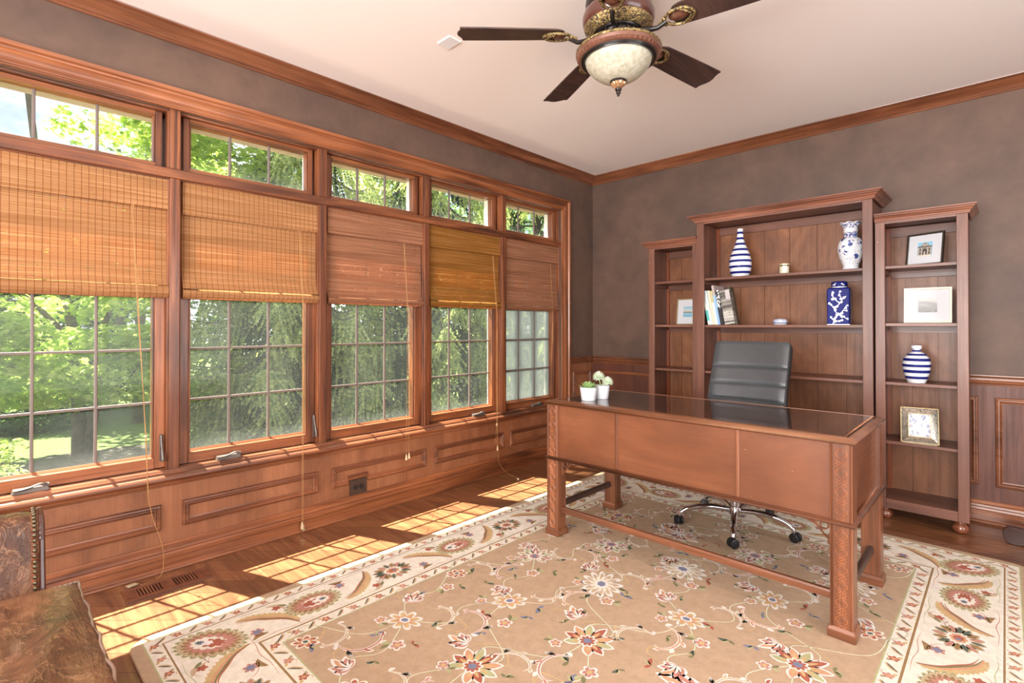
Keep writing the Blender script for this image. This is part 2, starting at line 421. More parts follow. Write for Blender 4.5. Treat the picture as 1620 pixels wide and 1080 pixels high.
# raised panel mouldings
pm = [(0,0),(.006,0),(.013,.004),(.015,.010),(.009,.014),(.009,.019),(.012,.023),(.004,.029),(.003,.033),(0,.033)]
m = MB()
for y0, y1 in ((-.10,.618),(.706,1.399),(2.254,2.948),(3.026,3.74)):
    m.ring(pm, (XW+.004, y0, .2), (0, y1-y0, 0), (0,0,.123), (1,0,0))
# third panel: the bottom rail steps over the outlet
m.extr(pm, (XW+.004,1.482,.2), (XW+.004,1.59,.2), (1,0,0), (0,0,1), (0,1), (0,0))
m.extr(pm, (XW+.004,1.725,.2), (XW+.004,2.178,.2), (1,0,0), (0,0,1), (0,0), (0,-1))
m.extr(pm, (XW+.004,1.59,.226), (XW+.004,1.725,.226), (1,0,0), (0,0,1))
m.extr(pm, (XW+.004,2.178,.2), (XW+.004,2.178,.323), (1,0,0), (0,-1,0), (0,1), (0,-1))
m.extr(pm, (XW+.004,2.178,.323), (XW+.004,1.482,.323), (1,0,0), (0,0,-1), (0,1), (0,-1))
m.extr(pm, (XW+.004,1.482,.323), (XW+.004,1.482,.2), (1,0,0), (0,1,0), (0,1), (0,-1))
m.ring(pm, (XW+.004, 3.873, .2), (0, .285, 0), (0,0,.55), (1,0,0))
struct(m.build('trim_3', W_mold('y')), 'raised panel mouldings under the windows', 'trim')
m = MB()
for x0, x1 in ((-2.853,-2.30),(-2.24,-1.60),(-1.52,-.90),(-.82,-.119),(-.045,.62),(.70,1.36),(1.44,2.10)):
    m.ring(pm, (x0, YB-.004, .222), (x1-x0,0,0), (0,0,.532), (0,-1,0))
struct(m.build('trim_4', W_mold('x')), 'tall panel mouldings on the back wainscot', 'trim')
# chair rail
cr = [(0,0),(.008,0),(.010,.010),(.020,.016),(.022,.024),(.014,.032),(.014,.044),(.024,.050),(.028,.056),(.028,.064),(0,.066)]
m = MB()
m.extr(cr, (XW,3.817,.823), (XW,YB,.823), (1,0,0), (0,0,1), (0,0), (-1,0))
m.extr(cr, (XW,YB,.823), (XR,YB,.823), (0,-1,0), (0,0,1), (1,0), (0,0))
struct(m.build('trim_5', W_mold('x')), 'moulded chair rail', 'trim')
# crown moulding
cw = [(0,0),(.007,0),(.012,.006),(.012,.011),(.018,.013),(.024,.022),(.042,.036),(.062,.050),(.068,.056),(.076,.058),(.085,.064),(.087,.070),(0,.070)]
m = MB()
m.extr(cw, (XW,YN,2.5625), (XW,YB,2.5625), (1,0,0), (0,0,1), (0,0), (-1,0))
struct(m.build('trim_6', W_mold('y'), smooth=25), 'crown moulding over the windows', 'trim')
m = MB()
m.extr(cw, (XW,YB,2.5625), (XR,YB,2.5625), (0,-1,0), (0,0,1), (1,0), (0,0))
struct(m.build('trim_7', W_mold('x'), smooth=25), 'crown moulding on the back wall', 'trim')
# baseboards
bb = [(0,0),(.032,0),(.034,.006),(.030,.014),(.022,.018),(.020,.022),(.020,.062),(.026,.066),(.026,.074),(.018,.078),(.016,.090),(.020,.096),(.018,.108),(.010,.114),(.010,.126),(.006,.132),(0,.132)]
m = MB(); m.extr(bb, (XW+.003,YN,0), (XW+.003,YB-.003,0), (1,0,0), (0,0,1), (0,0), (-1,0))
struct(m.build('baseboard_left', W_trim('y'), smooth=25), 'tall moulded baseboard under the windows', 'baseboard')
m = MB(); m.extr(bb, (XW+.003,YB-.003,0), (XR,YB-.003,0), (0,-1,0), (0,0,1), (1,0), (0,0))
struct(m.build('baseboard_back', W_trim('x'), smooth=25), 'tall moulded baseboard on the back wall', 'baseboard')
# stool (sill) with nose and apron
st = [(-.05,.442),(-.05,.484),(.010,.484),(.013,.479),(.019,.474),(.019,.466),(.034,.461),(.041,.454),(.042,.444),(.036,.434),(.026,.428),(.024,.420),(.014,.416),(.012,.409),(.004,.405),(.004,.43),(0,.442)]
m = MB(); m.extr(st, (XW,-.21,0), (XW,3.83,0), (1,0,0), (0,0,1))
struct(m.build('trim_8', W_mold('y'), smooth=25), 'deep moulded window sill', 'trim')
# window casing
cs = [(0,0),(.018,0),(.018,.006),(.012,.012),(.014,.020),(.022,.030),(.026,.045),(.024,.060),(.018,.070),(.020,.076),(.032,.082),(.034,.098),(0,.098)]
m = MB()
m.extr(cs, (XW,OY0,OZ1), (XW,OY1,OZ1), (1,0,0), (0,0,1), (0,-1), (0,1))
struct(m.build('trim_9', W_trim('y'), smooth=25), 'head casing over the row of windows', 'trim')
m = MB()
m.extr(cs, (XW,OY1,.476), (XW,OY1,OZ1), (1,0,0), (0,1,0), (0,0), (0,1))
m.extr(cs, (XW,OY0,.476), (XW,OY0,OZ1), (1,0,0), (0,-1,0), (0,0), (0,1))
struct(m.build('trim_10', W_trim('z'), smooth=25), 'upright casing at the end of the windows', 'trim')
# mullions and transom bar
MU = [.673, 1.434, 2.199, 2.970]
m = MB()
for y in MU:
    m.box(-3.06, XW-.004, y-.0225, y+.0225, .47, 1.905); m.box(-3.06, XW-.004, y-.0225, y+.0225, 1.951, 2.25)
    m.box(-3.06, -2.957, y-.029, y+.029, .47, 2.25)
m.box(-3.06, -2.952, OY0, OY0+.012, .47, 2.25); m.box(-3.06, -2.952, OY1-.012, OY1, .47, 2.25)
struct(m.build('trim_11', W_mull('z'), bevel=.004), 'upright posts between the windows', 'trim')
m = MB()
m.box(-3.06, XW-.001, OY0, OY1, 1.905, 1.951); m.box(-3.06, -2.957, OY0, OY1, 1.899, 1.957)
m.box(-3.06, -2.957, OY0, OY1, 2.233, 2.25)
struct(m.build('trim_12', W_mull('y'), bevel=.004), 'dark transom bar above the shades', 'trim')
# exterior face trim of the windows
m = MB()
for y in MU: m.box(-3.075, -3.060, y-.060, y+.060, .45, 1.93); m.box(-3.13, -3.060, y-.045, y+.045, 1.93, 2.27)
m.box(-3.12, -3.062, OY0-.04, OY0+.03, .40, 2.32); m.box(-3.12, -3.062, OY1-.025, OY1+.04, .40, 2.32)
m.box(-3.13, -3.060, OY0, OY1, 1.890, 1.966); m.box(-3.15, -3.060, OY0, OY1, .40, .500)
struct(m.build('trim_13', M_tape), 'pale painted outside window trim', 'trim')

m = MB(); m.box(-3.16, -3.060, OY0-.04, OY1+.04, 2.222, 2.32)
struct(m.build('trim_14', plain('exterior_head_tan', (168,150,120), .6)), 'tan outside head trim above the transoms', 'trim')
# ---- windows
UN = [(OY0, MU[0]-.0225), (MU[0]+.0225, MU[1]-.0225), (MU[1]+.0225, MU[2]-.0225), (MU[2]+.0225, MU[3]-.0225), (MU[3]+.0225, OY1)]
def crank(y, parent):
    b = MB(); z = .4842
    b.frustum((-2.953, y, z), (.017,.060), (-2.955, y, z+.020), (.012,.055))
    b.box(-2.966,-2.94,y+.038,y+.060,z+.018,z+.028)
    o = b.build('crank_housing', M_hw, parent, bevel=.003)
    h = MB(); h.tube(smoothpath([(-2.944,y+.052,z+.026),(-2.940,y+.03,z+.031),(-2.936,y-.005,z+.022),(-2.934,y-.04,z+.017),(-2.934,y-.055,z+.018)]), [.006]*8+[.007]*8+[.008]*8+[.010]*8+[.008], 8, flat=.55)
    h.build('crank_handle', M_hw, o, smooth=60)
def lock(y, parent):
    b = MB(); b.box(-2.985,-2.976,y-.010,y+.004,.52,.65)
    o = b.build('sash_lock', M_hw, parent, bevel=.002)
    h = MB(); h.tube(smoothpath([(-2.976,y-.003,.645),(-2.968,y-.003,.61),(-2.955,y-.002,.57),(-2.948,y-.001,.535),(-2.950,y,.525)],6), [.004]*6+[.0045]*6+[.006]*6+[.008]*7, 8, flat=.7)
    h.build('lock_lever', M_hw, o, smooth=60)
wl = ['leftmost window, maple leaves and lawn outside', 'second window from the left, spruce boughs outside', 'middle window, dark spruce outside', 'fourth window from the left, under the amber shade', 'window nearest the corner with fogged panes']
CR = [.16, .922, None, 2.70, 3.385]
for k, (a, b) in enumerate(UN):
    w = sroot('window_%d' % (k+1), wl[k], 'window')
    g0, g1 = a+.05, b-.05
    for nm, z0, z1, bw, tw, gm in (('sash', .486, 1.898, .052, .05, M_fog if k == 4 else M_glass), ('transom_sash', 1.958, 2.232, .022, .022, M_glass_top)):
        s = MB(); c = .006 if nm == 'sash' else .022
        s.box(-3.058,-2.988,a+c,g0,z0,z1); s.box(-3.058,-2.988,g1,b-c,z0,z1)
        so = s.build(nm, W_mull('z') if nm != 'sash' else W_trim('z'), w, bevel=.003)
        s = MB(); s.box(-3.058,-2.988,g0,g1,z0,z0+bw); s.box(-3.058,-2.988,g0,g1,z1-tw,z1)
        s.extr([(0,0),(.012,.0),(0,.012)], (-3.030,g0,z0+bw), (-3.030,g1,z0+bw), (1,0,0), (0,0,1))
        s.build(nm+'_rail', W_trim('y'), so, bevel=.002)
        s = MB()
        for yy in (g0, g1-.009): s.box(-3.034,-2.994,yy if yy==g0 else yy, (yy+.009), z0+bw, z1-tw)
        s.build(nm+'_bead', W_mull('z'), so, bevel=.003)
        q = MB(); q.box(-3.047,-3.044,g0,g1,z0+bw,z1-tw); q.build('glass' if nm == 'sash' else 'transom_glass', gm, w)
        mu = MB(); gw = g1-g0; zt, zb = z1-tw, z0+bw
        for i in (1,2): mu.box(-3.052,-3.038,g0+gw*i/3-.0062,g0+gw*i/3+.0062,zb,zt)
        if nm == 'sash':
            for i in range(1,5): mu.box(-3.0515,-3.0385,g0,g1,zb+(zt-zb)*i/5-.0062,zb+(zt-zb)*i/5+.0062)
        mu.build('muntin_bars' if nm == 'sash' else 'transom_muntins', M_munt, w, bevel=.003)
    if CR[k]: crank(CR[k], w)
    if k < 2: lock(b-.012 if k else b-.020, w)

# ---- woven shades
def shade(k, label, mat, kind, valz, lipz, botz):
    a, b = UN[k]; y0, y1 = a+.014, b+.001
    t = thing('roman_shade', label, 'blind', (-2.975, (y0+y1)/2, 1.9), 0, 'woven wooden roman shades')
    L = lambda p: (p[0]+2.95, p[1]-(y0+y1)/2, p[2]-1.9)
    def sheet(nm, prof, yy0, yy1, th=.003, parent=t, wav=.0):
        q = MB(); N = 24; n = len(prof); vs = []
        for side in (0, 1):
            for j in range(N+1):
                y = lerp(yy0, yy1, j/N)
                for i, (x, z) in enumerate(prof):
                    wv = wav*math.sin(j*0.9+k)*max(0, (1.55-z))*.5 if wav else 0
                    vs.append(L((x-(th if side else 0)+wv, y, z-(th*.6 if side else 0)*(1 if i == n-1 else 0))))
        off = (N+1)*n; fs = []
        for j in range(N):
            for i in range(n-1):
                p = j*n+i; fs.append((p, p+1, p+n+1, p+n)); fs.append((off+p, off+p+n, off+p+n+1, off+p+1))
        for j in range(N):
            for i in (0, n-1): p = j*n+i; fs.append((p, p+n, off+p+n, off+p))
        for i in range(n-1):
            for j in (0, N): p = j*n+i; fs.append((p, off+p, off+p+1, p+1))
        q.add(vs, fs); return q.build(nm, mat, parent, smooth=50)
    if kind == 'flare':
        prof = [(-2.952,1.893),(-2.952,1.72),(-2.951,1.55),(-2.949,lipz+.10),(-2.944,lipz+.06),(-2.934,lipz+.028),(-2.922,lipz+.006),(-2.921,lipz)]
    else:
        prof = [(-2.952,1.893),(-2.952,1.72),(-2.950,1.55),(-2.944,lipz+.03),(-2.930,lipz)]
    sheet('woven_panel', prof, y0, y1-.004, wav=.02 if kind == 'flare' else .008)
    sheet('valance', [(-2.936,1.897),(-2.934,1.85),(-2.932,valz)], y0, y1, .004)
    q = MB(); q.box(*[v for p in zip(L((-2.968,y0+.004,1.876)), L((-2.938,y1-.004,1.899))) for v in p]); q.build('head_rail', mat, t)
    # stacked folds under the lip
    n = 3; h = (lipz-botz)
    fz = [(-2.936,lipz-.002),(-2.918,lipz-.012),(-2.914,lipz-h*.5),(-2.920,botz+.012)]
    f1 = sheet('bottom_fold', fz, y0, y1-.003)
    sheet('bottom_fold', [(-2.922,lipz-h*.45),(-2.917,botz+.02),(-2.926,botz+.006)], y0+.001, y1-.004)
    sheet('bottom_fold', [(-2.930,lipz-h*.4),(-2.923,botz+.010),(-2.934,botz)], y0+.002, y1-.003)
    sheet('bottom_fold', [(-2.955,lipz-.01),(-2.950,botz+.02),(-2.942,botz+.002)], y0+.002, y1-.003)
    return t, L
sh = []
sh.append(shade(0, 'wide honey bamboo shade on the leftmost window, cord trailing to the floor', M_bam[0], 'flat', 1.752, 1.380, 1.318))
sh.append(shade(1, 'honey bamboo shade with flared lower edge on the second window', M_bam[0], 'flare', 1.738, 1.368, 1.317))
sh.append(shade(2, 'rose brown reed shade hanging on the middle window', M_bam[2], 'flat', 1.745, 1.358, 1.317))
sh.append(shade(3, 'bright amber reed shade on the fourth window', M_bam[1], 'flare', 1.750, 1.368, 1.320))
sh.append(shade(4, 'narrow rose brown reed shade on the window nearest the corner', M_bam[2], 'flat', 1.750, 1.356, 1.314))
def cord(s, pts, r=.0013):
    t, L = s; q = MB(); q.tube([L((p[0]+.025,p[1],p[2])) for p in pts], r, 5); return q.build('cord', M_cord, t, smooth=80)
def tassel(s, p, d=(0,0,-1), sc=1.0, mat=M_tassel):
    t, L = s; p = (p[0]+.025,p[1],p[2]); q = MB(); rot = V((0,0,-1)).rotation_difference(V(d)).to_matrix()
    pr = [(.001,.004),(.0035,.0),(.004,-.006),(.006,-.016),(.0085,-.028),(.0075,-.036),(.0005,-.040)]
    q.lathe([(r*sc,z*sc) for r,z in pr], L(p), 12, rot=rot); return q.build('cord_tassel', mat, t, smooth=60)
X0 = -2.885
cord(sh[0], smoothpath([(-2.93,.497,1.75),(-2.91,.503,1.6),(-2.90,.519,1.284),(X0,.540,.80),(X0,.553,.50),(X0,.560,.40)]))
cord(sh[0], smoothpath([(-2.93,.503,1.75),(-2.905,.51,1.4),(X0+.002,.548,.667),(X0,.556,.416),(X0,.577,.278),(X0,.612,.15),(X0+.008,.618,.06),(-2.86,.600,.006),(-2.842,.555,.003),(-2.84,.52,.004)]), .0016)
q = MB(); q.sphere(sh[0][1]((X0+.025,.548,.667)), .006, 8, 6); q.build('cord_knot', M_tassel, sh[0][0], smooth=60)
tassel(sh[0], (-2.845,.512,.010), (-.1,-1,-.05), 1.0, plain('dusty_tassel', (176,150,120), .7)); tassel(sh[0], (-2.858,.472,.010), (.2,.9,-.05), 1.0, plain('dusty_tassel', (176,150,120), .7))
cord(sh[1], [(-2.93,1.281,1.73),(X0,1.284,1.30),(X0,1.285,.062)]); cord(sh[1], [(-2.93,1.289,1.73),(X0,1.290,1.30),(X0,1.291,.05)])
tassel(sh[1], (X0,1.285,.064)); tassel(sh[1], (X0+.004,1.292,.052), mat=plain('dusty_tassel', (176,150,120), .7))
cord(sh[2], [(-2.93,1.996,1.74),(X0,1.998,1.25),(X0,1.989,.326)]); cord(sh[2], [(-2.93,2.002,1.74),(X0,2.003,1.25),(X0,2.010,.330)])
tassel(sh[2], (X0,1.989,.322)); tassel(sh[2], (X0,2.010,.328))
cord(sh[3], [(-2.93,2.83,1.74),(X0,2.834,1.257),(X0,2.833,.40)]); cord(sh[3], [(-2.93,2.838,1.74),(X0,2.839,1.257),(X0,2.842,.236)])
cord(sh[3], smoothpath([(X0,2.834,.40),(X0,2.842,.28),(X0,2.85,.16),(X0,2.866,.09),(X0+.03,2.90,.03),(-2.83,2.93,.004),(-2.77,2.92,.004),(-2.715,2.888,.006)]), .0016)
cord(sh[3], smoothpath([(X0,2.833,.40),(X0,2.822,.33),(X0,2.818,.28),(X0,2.826,.265),(X0,2.838,.285),(X0,2.837,.34),(X0,2.834,.40)]))
tassel(sh[3], (X0,2.842,.238)); tassel(sh[3], (-2.715,2.886,.010), (.85,-.5,0)); 
q = MB(); q.lathe([(.003,.395),(.006,.397),(.006,.412),(.002,.418)], sh[3][1]((X0+.025,2.834,0)), 10); q.build('cord_knot', M_tassel, sh[3][0])
cord(sh[4], [(-2.93,3.55,1.74),(X0-.02,3.549,1.30),(X0-.02,3.549,1.04)]); cord(sh[4], smoothpath([(X0-.02,3.549,1.22),(X0-.02,3.537,1.10),(X0-.02,3.546,1.02),(X0-.02,3.556,1.09),(X0-.02,3.551,1.22)]))

# ---- electrical outlet
o = thing('electrical_outlet', 'dark bronze double outlet set in the wainscot under the middle window', 'outlet', (XW+.004, 1.660, .1745))
q = MB(); q.frustum((0,0,0),(0,0),(0,0,0),(0,0)); q = MB()
q.extr([(0,-.0575),(.004,-.0575),(.006,-.054),(.006,.054),(.004,.0575),(0,.0575)], (0,-.0575,0), (0,.0575,0), (1,0,0), (0,0,.84))
q.build('cover_plate', M_bronze, o)
for s in (-1,1):
    q = MB(); rot = Matrix.Rotation(R(90),3,'Y')
    q.lathe([(.001,.0),(.0001,.0075),(.017,.0075),(.017,.0)][1:], (0,s*.020,0), 20, rot=rot); r_ = q.build('receptacle', M_black, o)
    q = MB(); q.box(.0072,.0082,s*.020-.008,s*.020-.005,-.006,.006); q.box(.0072,.0082,s*.020+.004,s*.020+.007,-.006,.006); q.build('socket_slots', plain('slot_dark',(8,8,8),.8), r_)
# ---- floor register
o = thing('floor_register', 'wooden louvred floor vent between the rug corner and the baseboard', 'floor vent', (-2.758, .612, 0))
q = MB(); q.ring([(0,0),(.006,0),(.009,.008),(.009,.026),(0,.026)], (-.070,-.165,0), (.140,0,0), (0,.330,0), (0,0,1)); q.build('register_frame', W_mold('y'), o)
q = MB(); q.box(-.046,.046,-.14,-.115,0,.007); q.box(-.046,.046,-.022,.022,0,.007); q.box(-.046,.046,.115,.14,0,.007)
for s in range(2):
    for i in range(8): y = (-.115 if s == 0 else .022)+ .0118*(i+.5)-.001; q.box(-.046,.046,y,y+.0062,.001,.007)
q.build('louvre_slats', W_mold('x'), o)
q = MB(); q.box(-.046,.046,-.14,.14,0.0003,.0012); q.build('duct_shadow_plate', plain('vent_dark',(14,12,12),.9), o)
# ---- ceiling plate
o = MB(); o.frustum((-2.045,1.668,2.632),(.052,.042),(-2.045,1.668,2.626),(.048,.038)); tag(o.build('ceiling_cover_plate', M_white, bevel=.002), 'small blank white cover plate on the ceiling beside the fan blade', 'cover plate')

# ================================================================== DESK
DX0, DX1, DY0, DY1 = -1.880, -.402, 2.229, 2.895
RUGZ = .013
D = thing('writing_desk', 'large brown wooden desk with carved front legs and dark polished top', 'desk', ((DX0+DX1)/2, (DY0+DY1)/2, RUGZ))
dx, dy = (DX0+DX1)/2, (DY0+DY1)/2
def DL(x, y, z): return (x-dx, y-dy, z-RUGZ)
def dbox(q, x0, x1, y0, y1, z0, z1, mi=None): q.box(x0-dx, x1-dx, y0-dy, y1-dy, z0-RUGZ, z1-RUGZ, mi); return q
def mk_top():
    t = NT('polished_dark_desk_top'); tc = t.n('ShaderNodeTexCoord'); sp = t.n('ShaderNodeSeparateXYZ', {0: tc.outputs['Object']})
    g = t.noise(t.coord((1.2,40,40)), 1.0, 4, .6, .6); n2 = t.noise(t.coord((1,1,1)), 160, 2)
    c = t.ramp(g, [(.3, srgb(52,36,30)), (.55, srgb(66,46,38)), (.75, srgb(82,58,46))])
    ax = t.math('ABSOLUTE', sp.outputs['X']); ay = t.math('ABSOLUTE', sp.outputs['Y'])
    band = t.math('MAXIMUM', t.math('GREATER_THAN', ax, .60), t.math('GREATER_THAN', ay, .235))
    seam = t.math('LESS_THAN', t.math('ABSOLUTE', t.math('SUBTRACT', ax, .22)), .003)
    c = t.mix(t.math('MULTIPLY', band, .6), c, srgb(96,62,46)); c = t.mix(t.math('MULTIPLY', seam, .35), c, srgb(110,80,62))
    c = t.mix(t.ramp(n2, [(.77,(0,0,0,1)),(.80,(.5,.5,.5,1))]), c, srgb(150,130,115))
    return t.fin(t.pbsdf(c, .07, 0, None, 0, .03, spec=.75))
q = MB(); dbox(q, DX0+.022, DX1-.022, DY0+.022, DY1-.022, .742, .7648)
q.build('desk_top', mk_top(), D)
q = MB()   # moulded rim
rp = [(-.002,0),(.0,-.002),(.004,-.003),(.0075,.004),(.010,.009),(.0165,.013),(.0185,.022),(.0175,.028),(.0215,.030),(.0225,.040),(.0225,.05),(-.002,.05)]
# profile: a = height above .743, b = inward from the outer edge
q.ring([(0,0),(.008,-.002),(.013,.003),(.0155,.012),(.0175,.014),(.0205,.024),(.0218,.030),(.0218,.034),(.0225,.036),(.0225,.044),(-.004,.044),(-.004,.010)], DL(DX0-.004, DY0-.006, .7430), (DX1-DX0+.008,0,0), (0,DY1-DY0+.012,0), (0,0,1))
q.build('moulded_top_rim', wood('rim_wood_lit', (140,88,60), (176,118,84), (200,144,106), 'x', .34, coat=.3), D, smooth=30)  # lightened wood colour paints in the window glow along the rim
# legs
def desk_leg(cx, cy, front):
    h = .0375
    q = MB(); dbox(q, cx-h, cx+h, cy-h, cy+h, .045, .743 if front else .743)
    lg = q.build('leg', W_carv('z'), D, bevel=.003)
    q = MB(); a = .046
    x, y, z = DL(cx, cy, RUGZ)
    q.frustum((x,y,z),(a,a),(x,y,z+.030),(a,a)); q.frustum((x,y,z+.030),(a,a),(x,y,z+.043),(.039,.039)); q.build('block_foot', W_carv('x'), lg, bevel=.0025)
    if front:
        fy = cy-h
        for z0, z1 in ((.052,.432),(.452,.738)):
            q = MB()
            for s in (-1, 1):
                q.extr([(0,0),(.003,.001),(.004,.004),(.001,.006),(.003,.009),(0,.011)], DL(cx+s*h, fy, z0), DL(cx+s*h, fy, z1), (0,-1,0), (-s,0,0))
            q.build('beaded_edge', W_carv('z'), lg)
            q = MB(); n = max(1, round((z1-z0)/.0645)); st = (z1-z0)/n
            for i in range(n):
                zc = z0+st*(i+.5)
                P = []
                for k in range(25):
                    A = 2*math.pi*k/24; rr = .0150*(1+.10*abs(math.cos(2*A))-.10*abs(math.sin(2*A)))
                    P.append(DL(cx+rr*1.12*math.sin(A), fy-.0005, zc+rr*1.25*math.cos(A)))
                q.tube(P, .0019, 5, cap=False)
                P = [DL(cx+.0115*math.sin(2*math.pi*k/16)*(1-.25*abs(math.sin(4*math.pi*k/16))), fy-.0005, zc+.0135*math.cos(2*math.pi*k/16)*(1-.25*abs(math.sin(4*math.pi*k/16)))) for k in range(17)]
                q.tube(P, .0010, 4, cap=False)
                for zz in (zc-st/2,):
                    for s in (-1, 1):
                        q.tube([DL(cx-s*.017, fy-.0005, zz-.014), DL(cx, fy-.0008, zz), DL(cx+s*.017, fy-.0005, zz+.014)], .0019, 5)
                        q.tube([DL(cx-s*.017, fy-.0005, zz), DL(cx, fy-.0008, zz+.011), DL(cx+s*.017, fy-.0005, zz)], .0015, 5)
                        q.tube([DL(cx-s*.017, fy-.0005, zz), DL(cx, fy-.0008, zz-.011), DL(cx+s*.017, fy-.0005, zz)], .0015, 5)
            q.build('carved_fretwork', wood('carving_wood', (140,80,50), (178,112,74), (206,140,98), 'z', .3, coat=.4), lg, smooth=60)
    return lg
LX0, LX1 = DX0+.0480, DX1-.0425
for cx, cy, f in ((LX0, DY0+.045, 1), (LX1, DY0+.045, 1), (LX0, DY1-.048, 0), (LX1, DY1-.048, 0)): desk_leg(cx, cy, f)
# case: front, back and side panels
FY = DY0+.016
for x0, x1 in ((LX0+.0375, -1.432), (-1.414, -.834), (-.816, LX1-.0375)):
    q = MB(); dbox(q, x0, x1, FY+.004, FY+.022, .450, .743); q.build('front_panel', W_desk('x'), D)
for xc in (-1.423, -.825):
    q = MB(); dbox(q, xc-.009, xc+.009, FY-.002, FY+.02, .450, .743); q.build('half_round_divider', W_carv('z'), D, bevel=.006, seg=3)
for xs in (LX0, LX1):
    q = MB(); s = -1 if xs == LX0 else 1
    dbox(q, xs+s*.012-.008, xs+s*.012+.008, DY0+.08, DY1-.085, .450, .743); q.build('side_panel', W_desk('y'), D)
q = MB(); dbox(q, LX0+.03, LX1-.03, DY1-.05, DY1-.03, .60, .743); q.build('rear_apron', W_desk('x'), D)
for x0, x1 in ((LX0+.04, -1.45), (-.80, LX1-.04)):
    q = MB(); dbox(q, x0, x1, DY1-.03, DY1-.012, .462, .735); q.build('drawer_front', W_desk('x'), D, bevel=.002)
q = MB(); dbox(q, LX0, LX1, DY0+.03, DY1-.03, .447, .455); q.build('case_bottom', W_desk('x'), D)
q = MB()   # waist moulding
wp = [(0,0),(.003,-.006),(.010,-.008),(.016,-.005),(.019,.002),(.018,.02),(0,.02)]
q.ring(wp, DL(DX0+.008, DY0+.004, .433), (LX1+.0375-LX0+.0375+.004,0,0), (0,DY1-.009-DY0,0), (0,0,1))
q.build('waist_moulding', W_carv('x'), D, smooth=40)
# stretchers
q = MB(); sp_ = [(-.012,0),(.012,0),(.012,.022),(.008,.030),(-.008,.030),(-.012,.022)]
q.extr(sp_, DL(LX0+.03, DY0+.047, .140), DL(LX1-.03, DY0+.047, .140), (0,1,0), (0,0,1)); q.build('front_stretcher', W_carv('x'), D)
for xs in (LX0, LX1):
    q = MB(); q.extr(sp_, DL(xs, DY0+.06, .155), DL(xs, DY1-.06, .155), (1,0,0), (0,0,1)); q.build('side_stretcher', W_dark('y'), D)  # dark colour paints in the backlit shade of the side stretchers
# pierced corner brackets
def bracket(cx, cy, ax, s):
    q = MB(); P = lambda a, z: DL(cx+(s*a if ax == 'x' else 0), cy+(s*a if ax == 'y' else 0), .433-z)
    q.tube([P(0,.003), P(.095,.003)], .004, 6); q.tube([P(.003,0), P(.003,.085)], .004, 6)
    q.tube([P(.003,.085), P(.012,.088), P(.012,.070), P(.028,.055), P(.045,.035), P(.06,.02), P(.09,.012), P(.095,.003)], .004, 6)
    q.tube([P(.026+.014*math.cos(2*math.pi*k/14), .022+.014*math.sin(2*math.pi*k/14)) for k in range(15)], .0032, 6, cap=False)
    q.tube([P(.012,.066), P(.006,.045)], .003, 5); q.tube([P(.05,.028), P(.058,.004)], .003, 5)
    q.build('pierced_bracket', W_carv('x'), D, smooth=60)
bracket(LX0+.0375, DY0+.045, 'x', 1); bracket(LX1-.0375, DY0+.045, 'x', -1)
bracket(LX1, DY1-.086, 'y', -1); bracket(LX0, DY0+.0825, 'y', 1)

# ================================================================== OFFICE CHAIR
def leather(name, lo, hi, rough=.42, bscale=260, sp=.5):
    t = NT(name); v = t.coord(); vor = t.n('ShaderNodeTexVoronoi', {'Vector': v, 'Scale': bscale}).outputs['Distance']
    c = t.ramp(t.noise(v, 6, 4), [(.3, srgb(*lo)), (.7, srgb(*hi))])
    return t.fin(t.pbsdf(c, rough, 0, t.bump(vor, .12, .001), .15, .3, spec=sp))
M_bl = leather('black_leather', (54,57,60), (66,69,73), .40, sp=.8)
M_bl2 = leather('black_leather_gusset', (22,22,24), (28,28,30), .5)
cx0, cy0 = -1.138, 3.060
CH = thing('office_chair', 'black ribbed leather swivel chair on a chrome five-star base behind the desk', 'chair', (cx0, cy0, RUGZ), R(-1.5))
q = MB()
path = smoothpath([(0,.125,.47),(0,.150,.58),(0,.166,.70),(0,.196,.81),(0,.240,.93),(0,.284,1.066)], 14)
tot = len(path)-1
def zc_of(p): return p.z
seams = [.560, .640, .718, .812, .913]
W2 = .228
def backsheet(q, off0, off1, W, mi, pad):
    nu = 22; N = len(path); vs = []
    for side in (0, 1):
        for i, p in enumerate(path):
            t_ = (path[min(i+1,N-1)]-path[max(i-1,0)]).normalized(); nr = V((0, -t_.z, t_.y))  # front normal (towards -y)
            top = max(0, (p.z-1.035)/.03); w = W*(1-.02*max(0, min(1, (p.z-.6)/.5))) - (.012*min(1,top)**2)
            d = min(abs(p.z-s) for s in seams); e_ = min(1, d/.014); puff = pad*(e_**.5)*(1-.35*min(1,max(0,(p.z-1.05)/.016))) if side == 0 else 0
            for j in range(nu+1):
                u = -1+2*j/nu; eu = 1-abs(u)**14
                o_ = (off0 if side == 0 else off1)
                pp = p + nr*(o_ + (puff*(eu) if side == 0 else 0)); curve = .018*(u*u)
                vs.append((u*w, pp.y-curve, pp.z))
    M_ = nu+1; off = N*M_; fs = []
    for i in range(N-1):
        for j in range(nu):
            a = i*M_+j; fs.append((a,a+1,a+M_+1,a+M_)); fs.append((off+a,off+a+M_,off+a+M_+1,off+a+1))
    for i in range(N-1):
        for j in (0, nu): a = i*M_+j; fs.append((a,a+M_,off+a+M_,off+a))
    for j in range(nu):
        for i in (0, N-1): a = i*M_+j; fs.append((a,off+a,off+a+1,a+1))
    q.add(vs, fs, mi)
backsheet(q, .012, 0, W2, 0, .012)
bk = q.build('backrest', M_bl, CH, smooth=50)
q = MB(); backsheet(q, -.0005, -.036, W2+.001, 0, 0); q.build('back_shell', M_bl2, bk, smooth=50)
